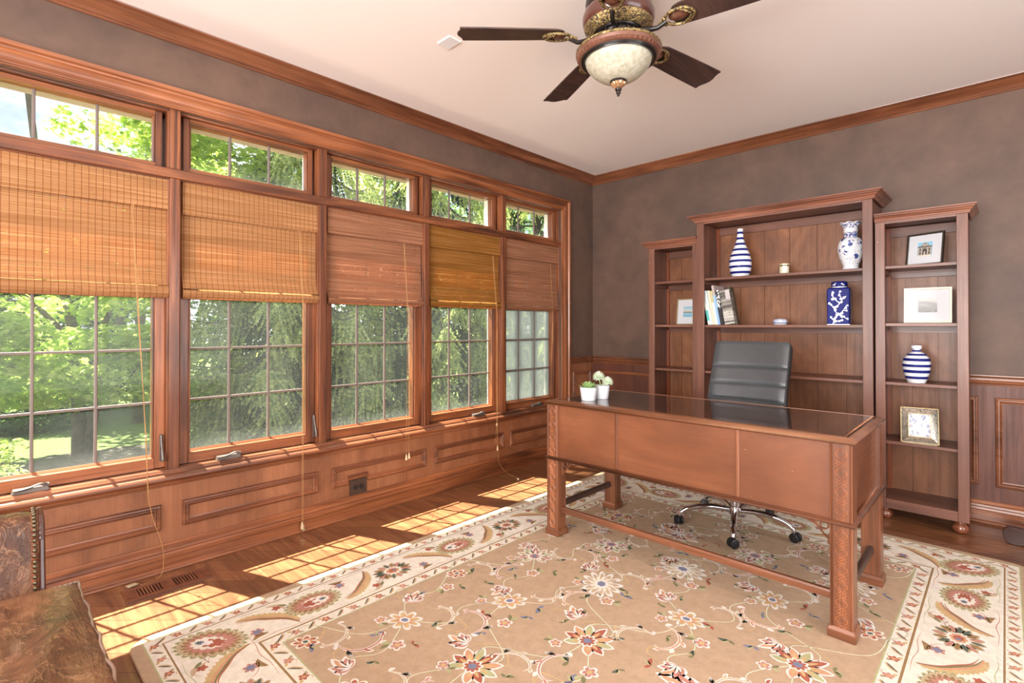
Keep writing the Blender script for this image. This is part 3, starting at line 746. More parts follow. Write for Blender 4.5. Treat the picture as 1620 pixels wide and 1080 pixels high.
for s in seams[1:]:   # raised seam welts
    for dz in (.0,):
        p = min(path, key=lambda a: abs(a.z-s)); i = path.index(p); t_ = (path[min(i+1,tot)]-path[max(i-1,0)]).normalized(); nr = V((0,-t_.z,t_.y))
        q = MB(); q.tube([(u*W2*.965, (p+nr*.017).y-.018*u*u, (p+nr*.017).z) for u in [k/10 for k in range(-10,11)]], .0042, 8); q.build('seam_welt', M_bl, bk, smooth=70)
for s in (-1, 1):
    q = MB(); q.tube([(s*(W2*(1-.02*max(0,min(1,(p.z-.6)/.5)))-.003), p.y-.031, p.z-.002) for p in path[2:-2]], .003, 6); q.build('edge_piping', M_bl2, bk, smooth=70)
q = MB(); q.box(-.235,.235,-.26,.18,.425,.49); st_ = q.build('seat', M_bl, CH, bevel=.03, seg=4)
q = MB(); q.lathe([(.012,.115),(.012,.25)], (0,0,0), 20); q.lathe([(.026,.11),(.026,.30),(.022,.31),(.022,.40)], (0,0,0), 24); q.lathe([(.021,.118),(.034,.12),(.036,.108),(.036,.078),(.028,.070),(0.001,.070)], (0,0,0), 24)
q.build('gas_column', M_chrome, CH, smooth=40)
q = MB(); q.box(-.09,.09,-.10,.10,.395,.425); q.build('seat_plate', M_black, CH, bevel=.004)
q = MB(); q.tube([(0,.06,.40),(0,.13,.40),(0,.165,.47),(0,.185,.56)], .02, 8, flat=.5); q.build('back_support', M_chrome, CH, smooth=60)
for k in range(5):
    A = R(-70+72*k); ca, sa = math.cos(A), math.sin(A)
    q = MB(); pr = smoothpath([(.030,.100),(.12,.110),(.20,.108),(.265,.095),(.300,.072),(.312,.050)], 6)
    pts = [(p[0]*ca, p[0]*sa, p[1]) for p in [(a.x, a.y) for a in [V((x,y,0)) for x,y in [(b.x,b.y) for b in smoothpath([(.030,.100,0),(.12,.112,0),(.20,.110,0),(.265,.097,0),(.300,.074,0),(.312,.052,0)],6)]]]]
    n = len(pts); rs = [lerp(.013, .0165, min(1, i/(n*.4))) if i < n*.4 else lerp(.0165, .010, (i-n*.4)/(n*.6)) for i in range(n)]
    q.tube(pts, rs, 12, flat=1.0); lg = q.build('base_leg', M_chrome, CH, smooth=60)
    q = MB(); c = V((.318*ca, .318*sa, .0265)); B = A+R(35+40*k); ax = V((math.cos(B), math.sin(B), 0)); rot = V((0,0,1)).rotation_difference(ax).to_matrix()
    for s in (-1, 1):
        w = MB(); w.lathe([(.001,-.009),(.018,-.009),(.0255,-.006),(.0265,0),(.0255,.006),(.018,.009),(.001,.009)], c+ax*s*.0135, 20, rot=rot)
        w.build('caster_wheel', M_black, lg, smooth=50)
    q.lathe([(.011,.034),(.013,.018),(.014,.0),(.001,.0)], (c.x, c.y, .018), 12); q.build('caster_hood', M_black, lg, smooth=50)

# ================================================================== BOOKCASES
def bookcase(x0, x1, yf, yb, ztop, zcrown, shelves, label, proj, stile=.05, grooves=4, crownL=True, crownR=True, stL=None):
    xc = (x0+x1)/2; t = thing('bookcase', label, 'bookcase', (xc, (yf+yb)/2, 0), 0, 'bookcases along the back wall')
    yc = (yf+yb)/2
    bx = lambda q, a, b, c, d, e, f: q.box(a-xc, b-xc, c-yc, d-yc, e, f)
    for s, xa in ((0, x0+.006), (1, x1-.024)):
        q = MB(); bx(q, xa, xa+.018, yf+.015, yb, .075, ztop); q.build('side_panel', W_shelf('z'), t)
    for s in (0, 1):
        xa = x0 if s == 0 else x1-stile
        q = MB(); bx(q, xa, xa+stile, yf, yf+.018, .072, ztop); q.build('front_stile', W_shelf('z'), t, bevel=.002)
    q = MB(); bx(q, x0+stile, x1-stile, yf+.002, yf+.018, ztop-.012, ztop); q.build('top_rail', W_shelf('x'), t)
    q = MB(); bx(q, x0+stile, x1-stile, yf+.002, yf+.020, .072, .128); q.build('base_rail', W_shelf('x'), t, bevel=.002)
    q = MB(); bx(q, x0+.012, x1-.012, yf+.018, yb, .110, .128); q.build('bottom_board', W_shelf('x'), t)
    # tongue and groove back: one mesh with open grooves
    q = MB(); a0, a1 = x0+.024, x1-.024; n = grooves; w = (a1-a0)/n
    bx(q, a0, a1, yb-.010, yb-.004, .10, ztop)
    for i in range(n): bx(q, a0+w*i+(.0015 if i else 0), a0+w*(i+1)-(.0015 if i < n-1 else 0), yb-.018, yb-.010, .10, ztop-.001)
    q.build('back_panel', W_back('z'), t)
    for xa in (x0+.024, x1-.024-.022):
        q = MB(); bx(q, xa, xa+.022, yb-.040, yb-.018, .128, ztop-.003); q.build('corner_post', wood('bookcase_post_wood', (110,52,26), (146,74,38), (170,96,54), 'z', .35, coat=.3), t)
    q = MB(); bx(q, x0+.046, x1-.046, yb-.034, yb-.018, ztop-.062, ztop-.003); q.build('top_cleat', W_shelf('x'), t)
    for z in shelves:
        q = MB(); bx(q, x0+.026, x1-.026, yf+.022, yb-.019, z-.018, z); sh_ = q.build('shelf', W_shelf('x'), t, bevel=.0015)
        if z > 1.0:
            q = MB(); bx(q, x0+.05, x1-.05, yb-.045, yb-.030, z-.060, z-.018); q.build('shelf_cleat', W_shelf('x'), sh_)
            for xa in (x0+.024, x1-.042): q = MB(); bx(q, xa, xa+.018, yf+.03, yb-.05, z-.045, z-.018); q.build('shelf_cleat', W_shelf('y'), sh_)
    # crown
    q = MB(); P = proj; H = zcrown-ztop
    pr = [(0,0),(P*.18,0),(P*.22,H*.12),(P*.30,H*.22),(P*.30,H*.30),(P*.45,H*.42),(P*.62,H*.60),(P*.80,H*.68),(P*.80,H*.76),(P*.94,H*.80),(P,H*.88),(P,H),(0,H)]
    a, b = -(x1-x0)/2, (x1-x0)/2; f = yf-yc; k = yb-yc-.002
    q.extr(pr, (a,f,ztop), (b,f,ztop), (0,-1,0), (0,0,1), (-1 if crownL else 0,0), (1 if crownR else 0,0))
    if crownR: q.extr(pr, (b,f,ztop), (b,k,ztop), (1,0,0), (0,0,1), (-1,0), (0,0))
    if crownL: q.extr(pr, (a,k,ztop), (a,f,ztop), (-1,0,0), (0,0,1), (0,0), (1,0))
    q.build('crown', W_mold('x') if 0 else wood('bookcase_crown_wood', (96,56,42), (134,84,64), (166,112,88), 'x', .38, coat=.3), t)
    q = MB(); q.box(a+.004, b-.004, f+.004, k, ztop+.002, zcrown-.004); q.build('top_board', W_shelf('x'), t)
    for xa in (x0+.042, x1-.042):
        for ya in (yf+.045, yb-.05):
            q = MB(); q.lathe([(.001,0),(.020,0),(.030,.006),(.0365,.018),(.0375,.030),(.034,.042),(.024,.052),(.020,.058),(.026,.062),(.026,.074)], (xa-xc, ya-yc, 0), 24); q.build('bun_foot', wood('bun_foot_wood', (84,44,28), (126,72,48), (158,98,70), 'z', .2, coat=.7), t, smooth=50)
    return t
YFS, YFC, YBB = 3.850, 3.800, 4.155
bookcase(-2.127, -1.702, YFS, YBB, 1.817, 1.866, [1.542,1.190,.836,.478], 'narrow bookcase nearest the window corner, holding one framed lake photo', .050, grooves=3, crownR=False)
bookcase(-1.693, -.584, YFC, YBB, 1.962, 2.013, [1.542,1.188,.842,.480], 'tall wide bookcase in the middle behind the office chair', .055, stile=.053, grooves=6)
bookcase(-.580, -.147, YFS, YBB, 1.817, 1.866, [1.548,1.197,.838,.478], 'narrow bookcase at the right holding three picture frames and a striped vase', .038, grooves=3, crownL=False)
Z1, Z2, Z3, Z4 = 1.542, 1.188, .842, .478

# ---- vases
M_por = plain('white_porcelain', (238,240,244), .15, coat=.8)
M_cob = plain('cobalt_glaze', (30,36,112), .4, spec=.12)
def refine(prof, n=6):
    P = smoothpath([(a,b,0) for a,b in prof], n); return [(max(.0005,p.x), p.y) for p in P]
def striped(name, prof, edges, loc, label):
    pr = refine(prof, 8)
    # insert stripe edges exactly
    out = []
    for (r0,z0),(r1,z1) in zip(pr, pr[1:]):
        out.append((r0,z0))
        for e_ in edges:
            if z0 < e_ < z1: out.append((lerp(r0,r1,(e_-z0)/(z1-z0)), e_))
    out.append(pr[-1]); inner = [(out[-1][0]-.004, out[-1][1]), (out[-1][0]-.005, out[-1][1]-.03)]
    def mf(z, r): return sum(z > e_ for e_ in edges) % 2
    q = MB(); q.lathe(out, (0,0,0), 48, mfun=mf); q.lathe(inner, (0,0,0), 48, mi=0)
    o = q.build(name, [M_por, M_cob], smooth=60, loc=loc); return tag(o, label, 'vase')
H = .362
def bands(z0, z1, n, frac=.42):
    e_ = []; st = (z1-z0)/n
    for i in range(n): e_ += [z0+st*(i+1-frac), z0+st*(i+1)]
    return e_
striped('bottle_vase', [(.001,0),(.052,0),(.060,.012),(.072,.045),(.078,.085),(.077,.120),(.068,.165),(.054,.205),(.040,.240),(.029,.272),(.024,.300),(.021,.330),(.021,H)], bands(.0,.340,8,.40), (-1.424,3.945,Z1), 'tall blue and white striped bottle vase at the left of the top shelf')
striped('ginger_vase', [(.001,0),(.040,0),(.046,.006),(.060,.045),(.0685,.090),(.069,.120),(.060,.152),(.040,.176),(.024,.186),(.0215,.194),(.0215,.203),(.026,.208),(.026,.224)], [.024,.040,.060,.078,.096,.112,.131,.148,.164,.175,.187,.203], (-.388,3.945,.838), 'round blue and white striped vase with a short neck in the right bookcase')
def mk_floral():
    t = NT('blue_floral_porcelain'); tc = t.n('ShaderNodeTexCoord'); z = t.n('ShaderNodeSeparateXYZ', {0: tc.outputs['Object']}).outputs['Z']
    v = t.coord()
    vor = t.n('ShaderNodeTexVoronoi', {'Vector': v, 'Scale': 24.0, 'Randomness': .9}).outputs['Distance']
    n1 = t.noise(v, 95, 3, .6); n2 = t.noise(v, 26, 2); n3 = t.noise(v, 18, 2, .5, 1.5)
    blob = t.math('LESS_THAN', t.math('ADD', vor, t.math('MULTIPLY', n1, .45)), .62)
    lines = t.math('LESS_THAN', t.math('ABSOLUTE', t.math('SUBTRACT', n3, .5)), .008)
    fac = t.math('MULTIPLY', blob, t.math('GREATER_THAN', n2, .44))
    dots = t.math('MULTIPLY', t.math('GREATER_THAN', n1, .66), .6)
    fac = t.math('MAXIMUM', fac, t.math('MAXIMUM', t.math('MULTIPLY', lines, .8), t.math('MULTIPLY', dots, .6)))
    neck = t.math('MULTIPLY', t.math('GREATER_THAN', z, .213), t.math('LESS_THAN', z, .248))
    fac = t.mix(neck, fac, t.math('LESS_THAN', n1, .53)); top = t.math('MULTIPLY', t.math('GREATER_THAN', z, .272), t.math('LESS_THAN', z, .306))
    fac = t.mix(top, fac, t.math('LESS_THAN', n1, .5))
    white = t.math('MAXIMUM', t.math('LESS_THAN', z, .035), t.math('MULTIPLY', t.math('GREATER_THAN', z, .248), t.math('LESS_THAN', z, .272)))
    fac = t.mix(white, fac, (0,0,0,1))
    blue = t.ramp(n2, [(.4, srgb(28,34,110)), (.65, srgb(78,100,170))])
    return t.fin(t.pbsdf(t.mix(fac, srgb(238,240,246), blue), .12, 0, None, .8, .05))
q = MB(); pr = refine([(.001,0),(.047,0),(.048,.010),(.044,.022),(.046,.034),(.060,.070),(.070,.105),(.0735,.140),(.070,.175),(.058,.200),(.042,.211),(.0395,.22),(.039,.248),(.041,.252),(.040,.262),(.041,.275),(.050,.292),(.0615,.303),(.063,.308)], 5)
seg = 48; base = len(q.v)
for r, z in pr:
    for k in range(seg):
        A = 2*math.pi*k/seg; f_ = max(0, (z-.285)/.02); rr = r*(1+.035*f_*math.cos(8*A))
        q.v.append((rr*math.cos(A), rr*math.sin(A), z+.003*f_*math.cos(8*A)))
for i in range(len(pr)-1):
    for k in range(seg): q.f.append((base+i*seg+k, base+i*seg+(k+1)%seg, base+(i+1)*seg+(k+1)%seg, base+(i+1)*seg+k)); q.m.append(0)
q.f.append(tuple(base+k for k in range(seg))); q.m.append(0)
o = q.build('porcelain_vase', mk_floral(), smooth=60, loc=(-.722,3.935,Z1)); tag(o, 'white porcelain vase with blue flowers and flared rim on the top shelf', 'vase')

# ---- square ginger jar with blossom branches
J = thing('ginger_jar', 'square cobalt blue lidded jar painted with white blossom branches', 'jar', (-.784,3.925,Z2), R(3))
q = MB(); hx, hy = .0635, .0550
q.frustum((0,0,.004),(hx-.001,hy-.001),(0,0,.232),(hx,hy)); q.frustum((0,0,.232),(hx,hy),(0,0,.243),(.050,.045)); q.build('jar_body', M_cob, J, bevel=.006, seg=3)
q = MB(); q.box(-hx+.001,hx-.001,-hy+.001,hy-.001,0,.004); q.lathe([(.043,.241),(.043,.249)], (0,0,0), 32); q.build('white_base_and_rim', M_por, J)
q = MB(); q.lathe([(.001,.249),(.045,.249),(.046,.254),(.046,.272),(.043,.280),(.034,.284),(.001,.286)], (0,0,0), 36); ld = q.build('jar_lid', M_cob, J, smooth=50)
rnd = random.Random(5)
def blossoms(face):
    q = MB()
    if face == 'f': P = lambda u, z, h=.0006: (u, -hy-h-.0002, z); U = hx
    elif face == 'r': P = lambda u, z, h=.0006: (hx+h+.0002, u, z); U = hy
    else: P = lambda u, z, h=.0006: ((.046+h)*math.sin(u/.046), -(.046+h)*math.cos(u/.046), z); U = .06
    def rib(pts, w):
        pts = smoothpath([(a,b,0) for a,b in pts], 5); n = len(pts)
        vs = []
        for i, p in enumerate(pts):
            t_ = (pts[min(i+1,n-1)]-pts[max(i-1,0)]); t_ = t_.normalized(); ww = w*(1-.7*i/(n-1))
            vs += [P(p.x-t_.y*ww, p.y+t_.x*ww), P(p.x+t_.y*ww, p.y-t_.x*ww)]
        q.add(vs, [(2*i,2*i+1,2*i+3,2*i+2) for i in range(n-1)])
    def flower(u, z, r):
        if abs(u) > U-.008: return
        q.poly([P(u+r*(.80+.20*math.cos(5*A))*math.cos(A), z+r*(.80+.20*math.cos(5*A))*math.sin(A), .0009) for A in [2*math.pi*k/30 for k in range(30)]])
    if face == 'lid':
        for u, z in ((-.03,.262),(-.018,.268),(-.022,.258),(.02,.266),(.03,.26)): flower(u, z, .0055)
        rib([(-.038,.256),(-.02,.264),(-.01,.272)], .0022)
    else:
        stems = [[(-.028,.006),(-.020,.03),(-.004,.065),(-.018,.10),(.010,.14),(.022,.165),(.006,.195),(.014,.222)], [(-.010,.055),(.014,.075),(.030,.095),(.048,.128)], [(-.004,.065),(.020,.058),(.040,.044),(.05,.04)],
                 [(-.018,.10),(-.034,.125),(-.046,.14)], [(.008,.14),(-.018,.165),(-.040,.172)], [(-.018,.165),(-.034,.195),(-.030,.22)], [(-.024,.02),(.006,.026),(.030,.030)], [(.022,.165),(.046,.185)], [(-.024,.03),(-.045,.05)],[(.03,.095),(.050,.088)]]
        for s in stems: rib([(a*U/.0635, b) for a,b in s], .0026)
        for s in stems:
            for i in range(1, len(s)):
                for _ in range(2):
                    tt = rnd.random(); u = lerp(s[i-1][0], s[i][0], tt)*U/.0635; z = lerp(s[i-1][1], s[i][1], tt)
                    flower(u+rnd.uniform(-.006,.006), min(.222,max(.012,z+rnd.uniform(-.005,.005))), rnd.uniform(.0050,.0085))
    return q
blossoms('f').build('blossom_painting', M_por, J, recalc=False); blossoms('r').build('blossom_painting', M_por, J, recalc=False); blossoms('lid').build('blossom_painting', M_por, ld, recalc=False)

# ---- candle jar and lidded bowl
o = thing('candle_jar', 'small cream candle in a glass jar on the top shelf', 'candle', (-1.124,3.95,Z1))
q = MB(); q.lathe([(.001,.001),(.030,.001),(.031,.004),(.031,.058),(.001,.058)], (0,0,0), 28); q.build('wax', plain('candle_wax', (246,236,208), .5), o, smooth=40)
q = MB(); q.lathe([(.001,0),(.032,0),(.0335,.004),(.0335,.062),(.0335,.066)], (0,0,0), 28)
def mk_jar():
    t = NT('jar_glass'); a = t.n('ShaderNodeBsdfTransparent').outputs[0]; b = t.n('ShaderNodeBsdfGlossy', {'Roughness': .03}).outputs[0]
    return t.fin(t.n('ShaderNodeMixShader', {0: .12, 1: a, 2: b}).outputs[0])
q.build('glass_jar', mk_jar(), o, smooth=60)
q = MB(); q.lathe([(.001,.078),(.032,.078),(.035,.075),(.035,.066),(.001,.066)], (.001,0,0), 28); q.build('lid', plain('candle_lid', (214,200,160), .35, .4), o, smooth=40)
def mk_bowl():
    t = NT('speckled_blue_white_glaze'); v = t.coord(); n = t.noise(v, 190, 3, .6)
    c = t.ramp(n, [(.42, srgb(150,160,205)), (.55, srgb(226,230,240))]); return t.fin(t.pbsdf(c, .25, 0, None, .5))
o = thing('trinket_box', 'small round speckled blue and white porcelain box on the middle shelf', 'box', (-1.146,3.93,Z2))
q = MB(); q.lathe([(.001,0),(.040,0),(.044,.004),(.0455,.010)], (0,0,0), 32); q.build('box_base', M_por, o, smooth=50)
q = MB(); q.lathe([(.0465,.010),(.0468,.012),(.0468,.015)], (0,0,0), 32); q.build('blue_rim', M_cob, o, smooth=50)
q = MB(); q.lathe(refine([(.0455,.015),(.046,.026),(.040,.037),(.025,.043),(.001,.045)],4), (0,0,0), 32); q.build('box_lid', mk_bowl(), o, smooth=60)

# ---- books leaning in the middle bookcase
def mk_cover(kind):
    t = NT('book_cover_'+kind); v = t.coord()
    if kind == 'grey_photo':
        z = t.n('ShaderNodeSeparateXYZ', {0: t.n('ShaderNodeTexCoord').outputs['Object']}).outputs['Z']
        n = t.noise(v, 70, 4, .7); vo = t.n('ShaderNodeTexVoronoi', {'Vector': t.coord((1,90,60)), 'Scale': 1.0}).outputs['Distance']
        c = t.ramp(t.mix(.5, n, vo), [(.25, (.02,.02,.02,1)), (.45, srgb(110,106,100)), (.62, srgb(212,208,200))])
        return t.fin(t.pbsdf(t.mix(t.math('LESS_THAN', z, .10), t.mix(.55, c, srgb(84,80,74)), c), .4))
    cols = {'teal_band': ((232,236,224),(96,196,186)), 'pale_blue': ((214,232,238),(226,240,244)), 'cream_print': ((232,208,180),(240,224,204)), 'olive_top': ((240,240,232),(196,190,140)), 'sky_blue': ((150,190,236),(186,170,164)), 'black_white': ((36,36,38),(232,232,232)), 'dark_tree': ((60,52,42),(110,100,70))}
    z = t.n('ShaderNodeSeparateXYZ', {0: t.n('ShaderNodeTexCoord').outputs['Object']}).outputs['Z']; a, b = cols[kind]
    n = t.noise(v, 60, 3)
    if kind == 'teal_band': f = t.math('MULTIPLY', t.math('LESS_THAN', z, .11), t.math('GREATER_THAN', z, .03))
    elif kind in ('olive_top',): f = t.math('GREATER_THAN', z, .17)
    elif kind == 'sky_blue': f = t.math('GREATER_THAN', z, .225)
    elif kind == 'black_white': f = t.math('MULTIPLY', t.math('GREATER_THAN', n, .5), t.math('GREATER_THAN', z, .12))
    else: f = n
    return t.fin(t.pbsdf(t.mix(f, srgb(*a), srgb(*b)), .45))
M_page = plain('book_pages', (232,226,212), .8)
def book(name_lab, x, w, h, lean, depth, kind, y=3.845, yaw=0):
    t = thing('book', name_lab, 'book', (x, y, Z2+.0005), 0, 'books leaning on the middle shelf'); t.rotation_euler = (0, lean, yaw)
    q = MB(); q.box(0,.0022,0,depth,0,h); q.box(w-.0022,w,0,depth,0,h); q.box(0,w,0,.0022,0,h)
    q.build('cover', mk_cover(kind), t, bevel=.0008)
    q = MB(); q.box(.0022,w-.0022,.0022,depth-.004,.003,h-.003); q.build('page_block', M_page, t)
ln = R(-10)
bx_ = -1.626
for lab, w, h, kind, ls, dp in (('thin cream book with a teal band, first on the left', .017, .262, 'teal_band', -10.5, .19), ('pale blue book second from the left', .017, .262, 'pale_blue', -10.5, .19),
        ('cream book with a small red mark on its spine', .019, .262, 'cream_print', -10, .19), ('white book with an olive top next to the sky blue book', .017, .258, 'olive_top', -10, .17), ('tall sky blue book in the middle of the row', .018, .300, 'sky_blue', -10, .20),
        ('black and white book standing beside the big photo book', .026, .262, 'black_white', -9.5, .20)):
    book(lab, bx_, w, h, R(ls), dp, kind); bx_ += w/math.cos(R(ls))+.0010
t = thing('book', 'large book showing its grey photo cover at the end of the row', 'book', (bx_+.002, 3.846, Z2+.0008), 0, 'books leaning on the middle shelf'); t.rotation_euler = (0, R(-9.5), R(0))
q = MB(); q.box(0,.075,0,.004,0,.255); q.box(0,.0022,0,.2,0,.255); q.box(.02,.0222,.004,.2,0,.255); q.build('cover', mk_cover('grey_photo'), t)
q = MB(); q.box(.0022,.02,.004,.196,.003,.252); q.build('page_block', M_page, t)
q = MB(); q.box(.042,.074,-.0006,0,.185,.254); q.build('pale_title_panel', plain('cover_sky', (196,190,192), .5), t)
t = thing('book', 'tall dark book standing behind the photo book', 'book', (bx_-.020, 3.885, Z2+.0008), 0, 'books leaning on the middle shelf'); t.rotation_euler = (0, R(-9.5), 0)
q = MB(); q.box(.024,.058,0,.15,0,.292); q.build('cover', mk_cover('dark_tree'), t, bevel=.001)
t.location.x -= .030
t.location.y = 4.055-.0

# ---- picture frames
def img_mat(kind):
    t = NT('print_'+kind); tc = t.n('ShaderNodeTexCoord'); sp = t.n('ShaderNodeSeparateXYZ', {0: tc.outputs['Object']}); z = sp.outputs['Z']; v = t.coord()
    if kind == 'lake':
        n = t.noise(t.coord((8,1,60)), 1.0, 3); c = t.ramp(t.math('ADD', t.math('MULTIPLY', z, 10.0), t.math('MULTIPLY', n, .08)), [(.0, srgb(110,170,196)), (.35, srgb(150,196,214)), (.42, srgb(120,112,96)), (.52, srgb(206,208,200)), (.95, srgb(120,186,216))])
    elif kind == 'hills':
        n = t.noise(t.coord((14,1,26), loc=(1,2,4)), 1.0, 5, .6, .8); c = t.ramp(t.math('ADD', t.math('MULTIPLY', z, 6.0), n), [(.45, srgb(146,148,150)), (.75, srgb(178,180,180)), (1.0, srgb(212,214,214))])
    elif kind == 'leaves':
        vo = t.n('ShaderNodeTexVoronoi', {'Vector': t.coord((55,1,38)), 'Scale': 1.0}); f = t.math('LESS_THAN', vo.outputs['Distance'], .40); n = t.noise(v, 30, 2)
        c = t.mix(f, srgb(236,226,232), t.ramp(n, [(.40, srgb(158,166,194)), (.6, srgb(186,194,216)), (.72, srgb(226,180,176))]))
    else:
        c = srgb(150,205,232)
    return t.fin(t.pbsdf(c, .5, spec=.3))
M_matb = plain('white_mat_board', (216,218,223), .7); 
def pic(lab, c, w, h, fw, fcol, tilt, yaw, kind, pw, ph, depth=.012, mat=M_matb):
    t = thing('picture_frame', lab, 'picture frame', c); t.rotation_euler = (R(-tilt), 0, R(yaw))
    q = MB(); q.ring([(0,0),(depth,0),(depth,fw*.8),(depth*.8,fw),(0,fw)], (-w/2,0,0), (w,0,0), (0,0,h), (0,-1,0)); q.build('frame', fcol, t)
    q = MB(); q.box(-w/2+fw*.7,w/2-fw*.7,-.005,-.001,fw*.7,h-fw*.7); q.build('mat_board', mat, t)
    z0 = (h-ph)/2
    q = MB(); q.box(-pw/2,pw/2,-.0058,-.005,0,ph); p = q.build('printed_photo', img_mat(kind), t); p.location = (0,0,z0)
    q = MB(); q.extr([(0,0),(.003,0),(.003,.02),(0,.02)], (0,.006,h*.7), (0, .006+h*.7*math.tan(R(tilt+13)), .004), (0,0,1), (1,0,0)); q.box(-.02,.02,-.001,.0,.02,h-.02); q.build('easel_back', plain('easel_card', (60,48,40), .8), t)
    return t, p
t, p = pic('dark framed photo of a stone arch in the top of the right bookcase', (-.353,3.985,1.5485), .196, .198, .010, plain('dark_silver_frame', (74,66,56), .35, .5), 8, -22, 'facade', .078, .088)
# small stone facade drawn in relief on the print
q = MB(); st0 = srgb; 
def rect(q, x0, x1, z0, z1, mi, d=.0062): q.poly([(x0,-d,z0),(x1,-d,z0),(x1,-d,z1),(x0,-d,z1)], mi)
rect(q,-.037,.037,0,.064,0); rect(q,-.020,.020,.064,.076,0); q.poly([(-.012,-.0062,.076),(.012,-.0062,.076),(.006,-.0062,.084),(-.006,-.0062,.084)],0)
rect(q,-.039,.039,.058,.062,1,.0064); rect(q,-.014,.014,.066,.073,2,.0064)
q.poly([(-.011,-.0064,.010),(.011,-.0064,.010),(.011,-.0064,.036),(.008,-.0064,.044),(0,-.0064,.048),(-.008,-.0064,.044),(-.011,-.0064,.036)],1)
for x in (-.032,-.016,.016,.032): rect(q,x-.002,x+.002,.006,.056,2,.0066)
for x in (-.024,.024): rect(q,x-.0035,x+.0035,.014,.026,1,.0065); rect(q,x-.0035,x+.0035,.036,.046,1,.0065)
rect(q,-.004,.004,.008,.03,2,.0067); rect(q,-.037,.037,0,.008,3,.0066)
q.build('stone_facade_print', [plain('stone_grey',(150,142,132),.7), plain('stone_shadow',(70,64,58),.7), plain('stone_light',(196,190,180),.7), plain('stone_foot',(226,220,206),.7)], p, recalc=False)
pic('cream framed grey hillside print on the middle shelf of the right bookcase', (-.337,3.972,1.1975), .226, .214, .012, plain('cream_frame', (244,238,218), .5), 6, 0, 'hills', .090, .084, .018)
pic('silver framed lake photo in the left bookcase', (-1.872,4.020,1.1905), .195, .212, .008, plain('champagne_frame', (186,172,140), .35, .4), 6, -6, 'lake', .080, .086)
# antique mirror frame
t = thing('picture_frame', 'antique mirror glass frame with leaf print leaning on a low shelf', 'picture frame', (-.372,3.918,.4785)); t.rotation_euler = (R(-11), 0, R(9))
def mk_merc():
    t = NT('antiqued_mirror'); n = t.noise(t.coord(), 120, 4, .7); n2 = t.noise(t.coord(), 9, 2)
    c = t.ramp(n, [(.35, srgb(120,108,92)), (.6, srgb(232,226,212))]); return t.fin(t.pbsdf(c, t.ramp(n, [(.3,(.35,.35,.35,1)),(.7,(.12,.12,.12,1))]), .85, t.bump(n, .3, .003)))
w, h, f_ = .178, .208, .036
q = MB(); q.ring([(0,0),(.006,0),(.020,f_),(0,f_)], (-w/2,0,0), (w,0,0), (0,0,h), (0,-1,0)); q.build('mirror_border', mk_merc(), t)
M_gold = plain('gilt_edge', (176,156,110), .4, .8)
q = MB(); q.ring([(0,-.001),(.0075,-.001),(.0075,.0012),(0,.0012)], (-w/2,0,0), (w,0,0), (0,0,h), (0,-1,0)); q.ring([(.015,f_-.001),(.0215,f_-.001),(.0215,f_+.0015),(.015,f_+.0015)], (-w/2,0,0), (w,0,0), (0,0,h), (0,-1,0))
for sx_, sz_ in ((0,0),(1,0),(0,1),(1,1)):
    a = V((-w/2 if not sx_ else w/2, -.007, 0 if not sz_ else h)); b = V((a.x+(f_ if not sx_ else -f_), -.021, a.z+(f_ if not sz_ else -f_))); q.tube([a,b], .0012, 5)
q.build('gilt_edges', M_gold, t)
q = MB(); q.box(-w/2+f_,w/2-f_,-.014,-.010,f_,h-f_); q.build('leaf_print', img_mat('leaves'), t)
q = MB(); q.box(-.02,.02,.0,.003,.0,.15); q.tube([(0,.002,.14),(0,.066,.016)], .003, 6); q.build('easel_back', plain('easel_card', (60,48,40), .8), t)

# ---- potted succulents on the desk
M_succ = plain('succulent_green', (160,196,124), .5, var=.15); M_succ2 = plain('pale_succulent', (226,238,214), .6, var=.06); M_yel = plain('succulent_heart', (190,186,60), .5); M_soil = plain('soil', (70,56,44), .9)
M_pot = plain('matt_white_pot', (232,234,238), .5, var=.02)
def leaf(q, base, d, up, L, w, th, mi=0, curl=.3):
    base, d, up = V(base), V(d).normalized(), V(up).normalized(); s = d.cross(up).normalized(); up = s.cross(d); n = 6; vs = []
    for i in range(n+1):
        t_ = i/n; c = base+d*L*t_+up*L*curl*t_*t_; ww = w*math.sin(math.pi*min(.97,(.14+.86*t_)))**.8*(1-.25*t_); tt = th*math.sin(math.pi*min(.97,.2+.8*t_))
        vs += [c-s*ww, c-up*tt, c+s*ww, c+up*tt*.5]
    fs = [(i*4+k, i*4+(k+1)%4, (i+1)*4+(k+1)%4, (i+1)*4+k) for i in range(n) for k in range(4)] + [(0,1,2,3), (n*4,n*4+1,n*4+2,n*4+3)]
    q.add(vs, fs, mi)
def pot(c, label, r0, r1, h, build_plant):
    t = thing('potted_succulent', label, 'potted plant', (c[0], c[1], .7655))
    q = MB(); q.lathe([(.001,0),(r0-.002,0),(r0,.003),(r1,h-.004),(r1+.0005,h),(r1-.004,h),(r1-.005,h-.012)], (0,0,0), 40); q.build('pot', M_pot, t, smooth=40)
    q = MB(); q.lathe([(.001,h-.012),(r1-.005,h-.012)], (0,0,0), 24); q.build('soil', M_soil, t)
    build_plant(t, h)
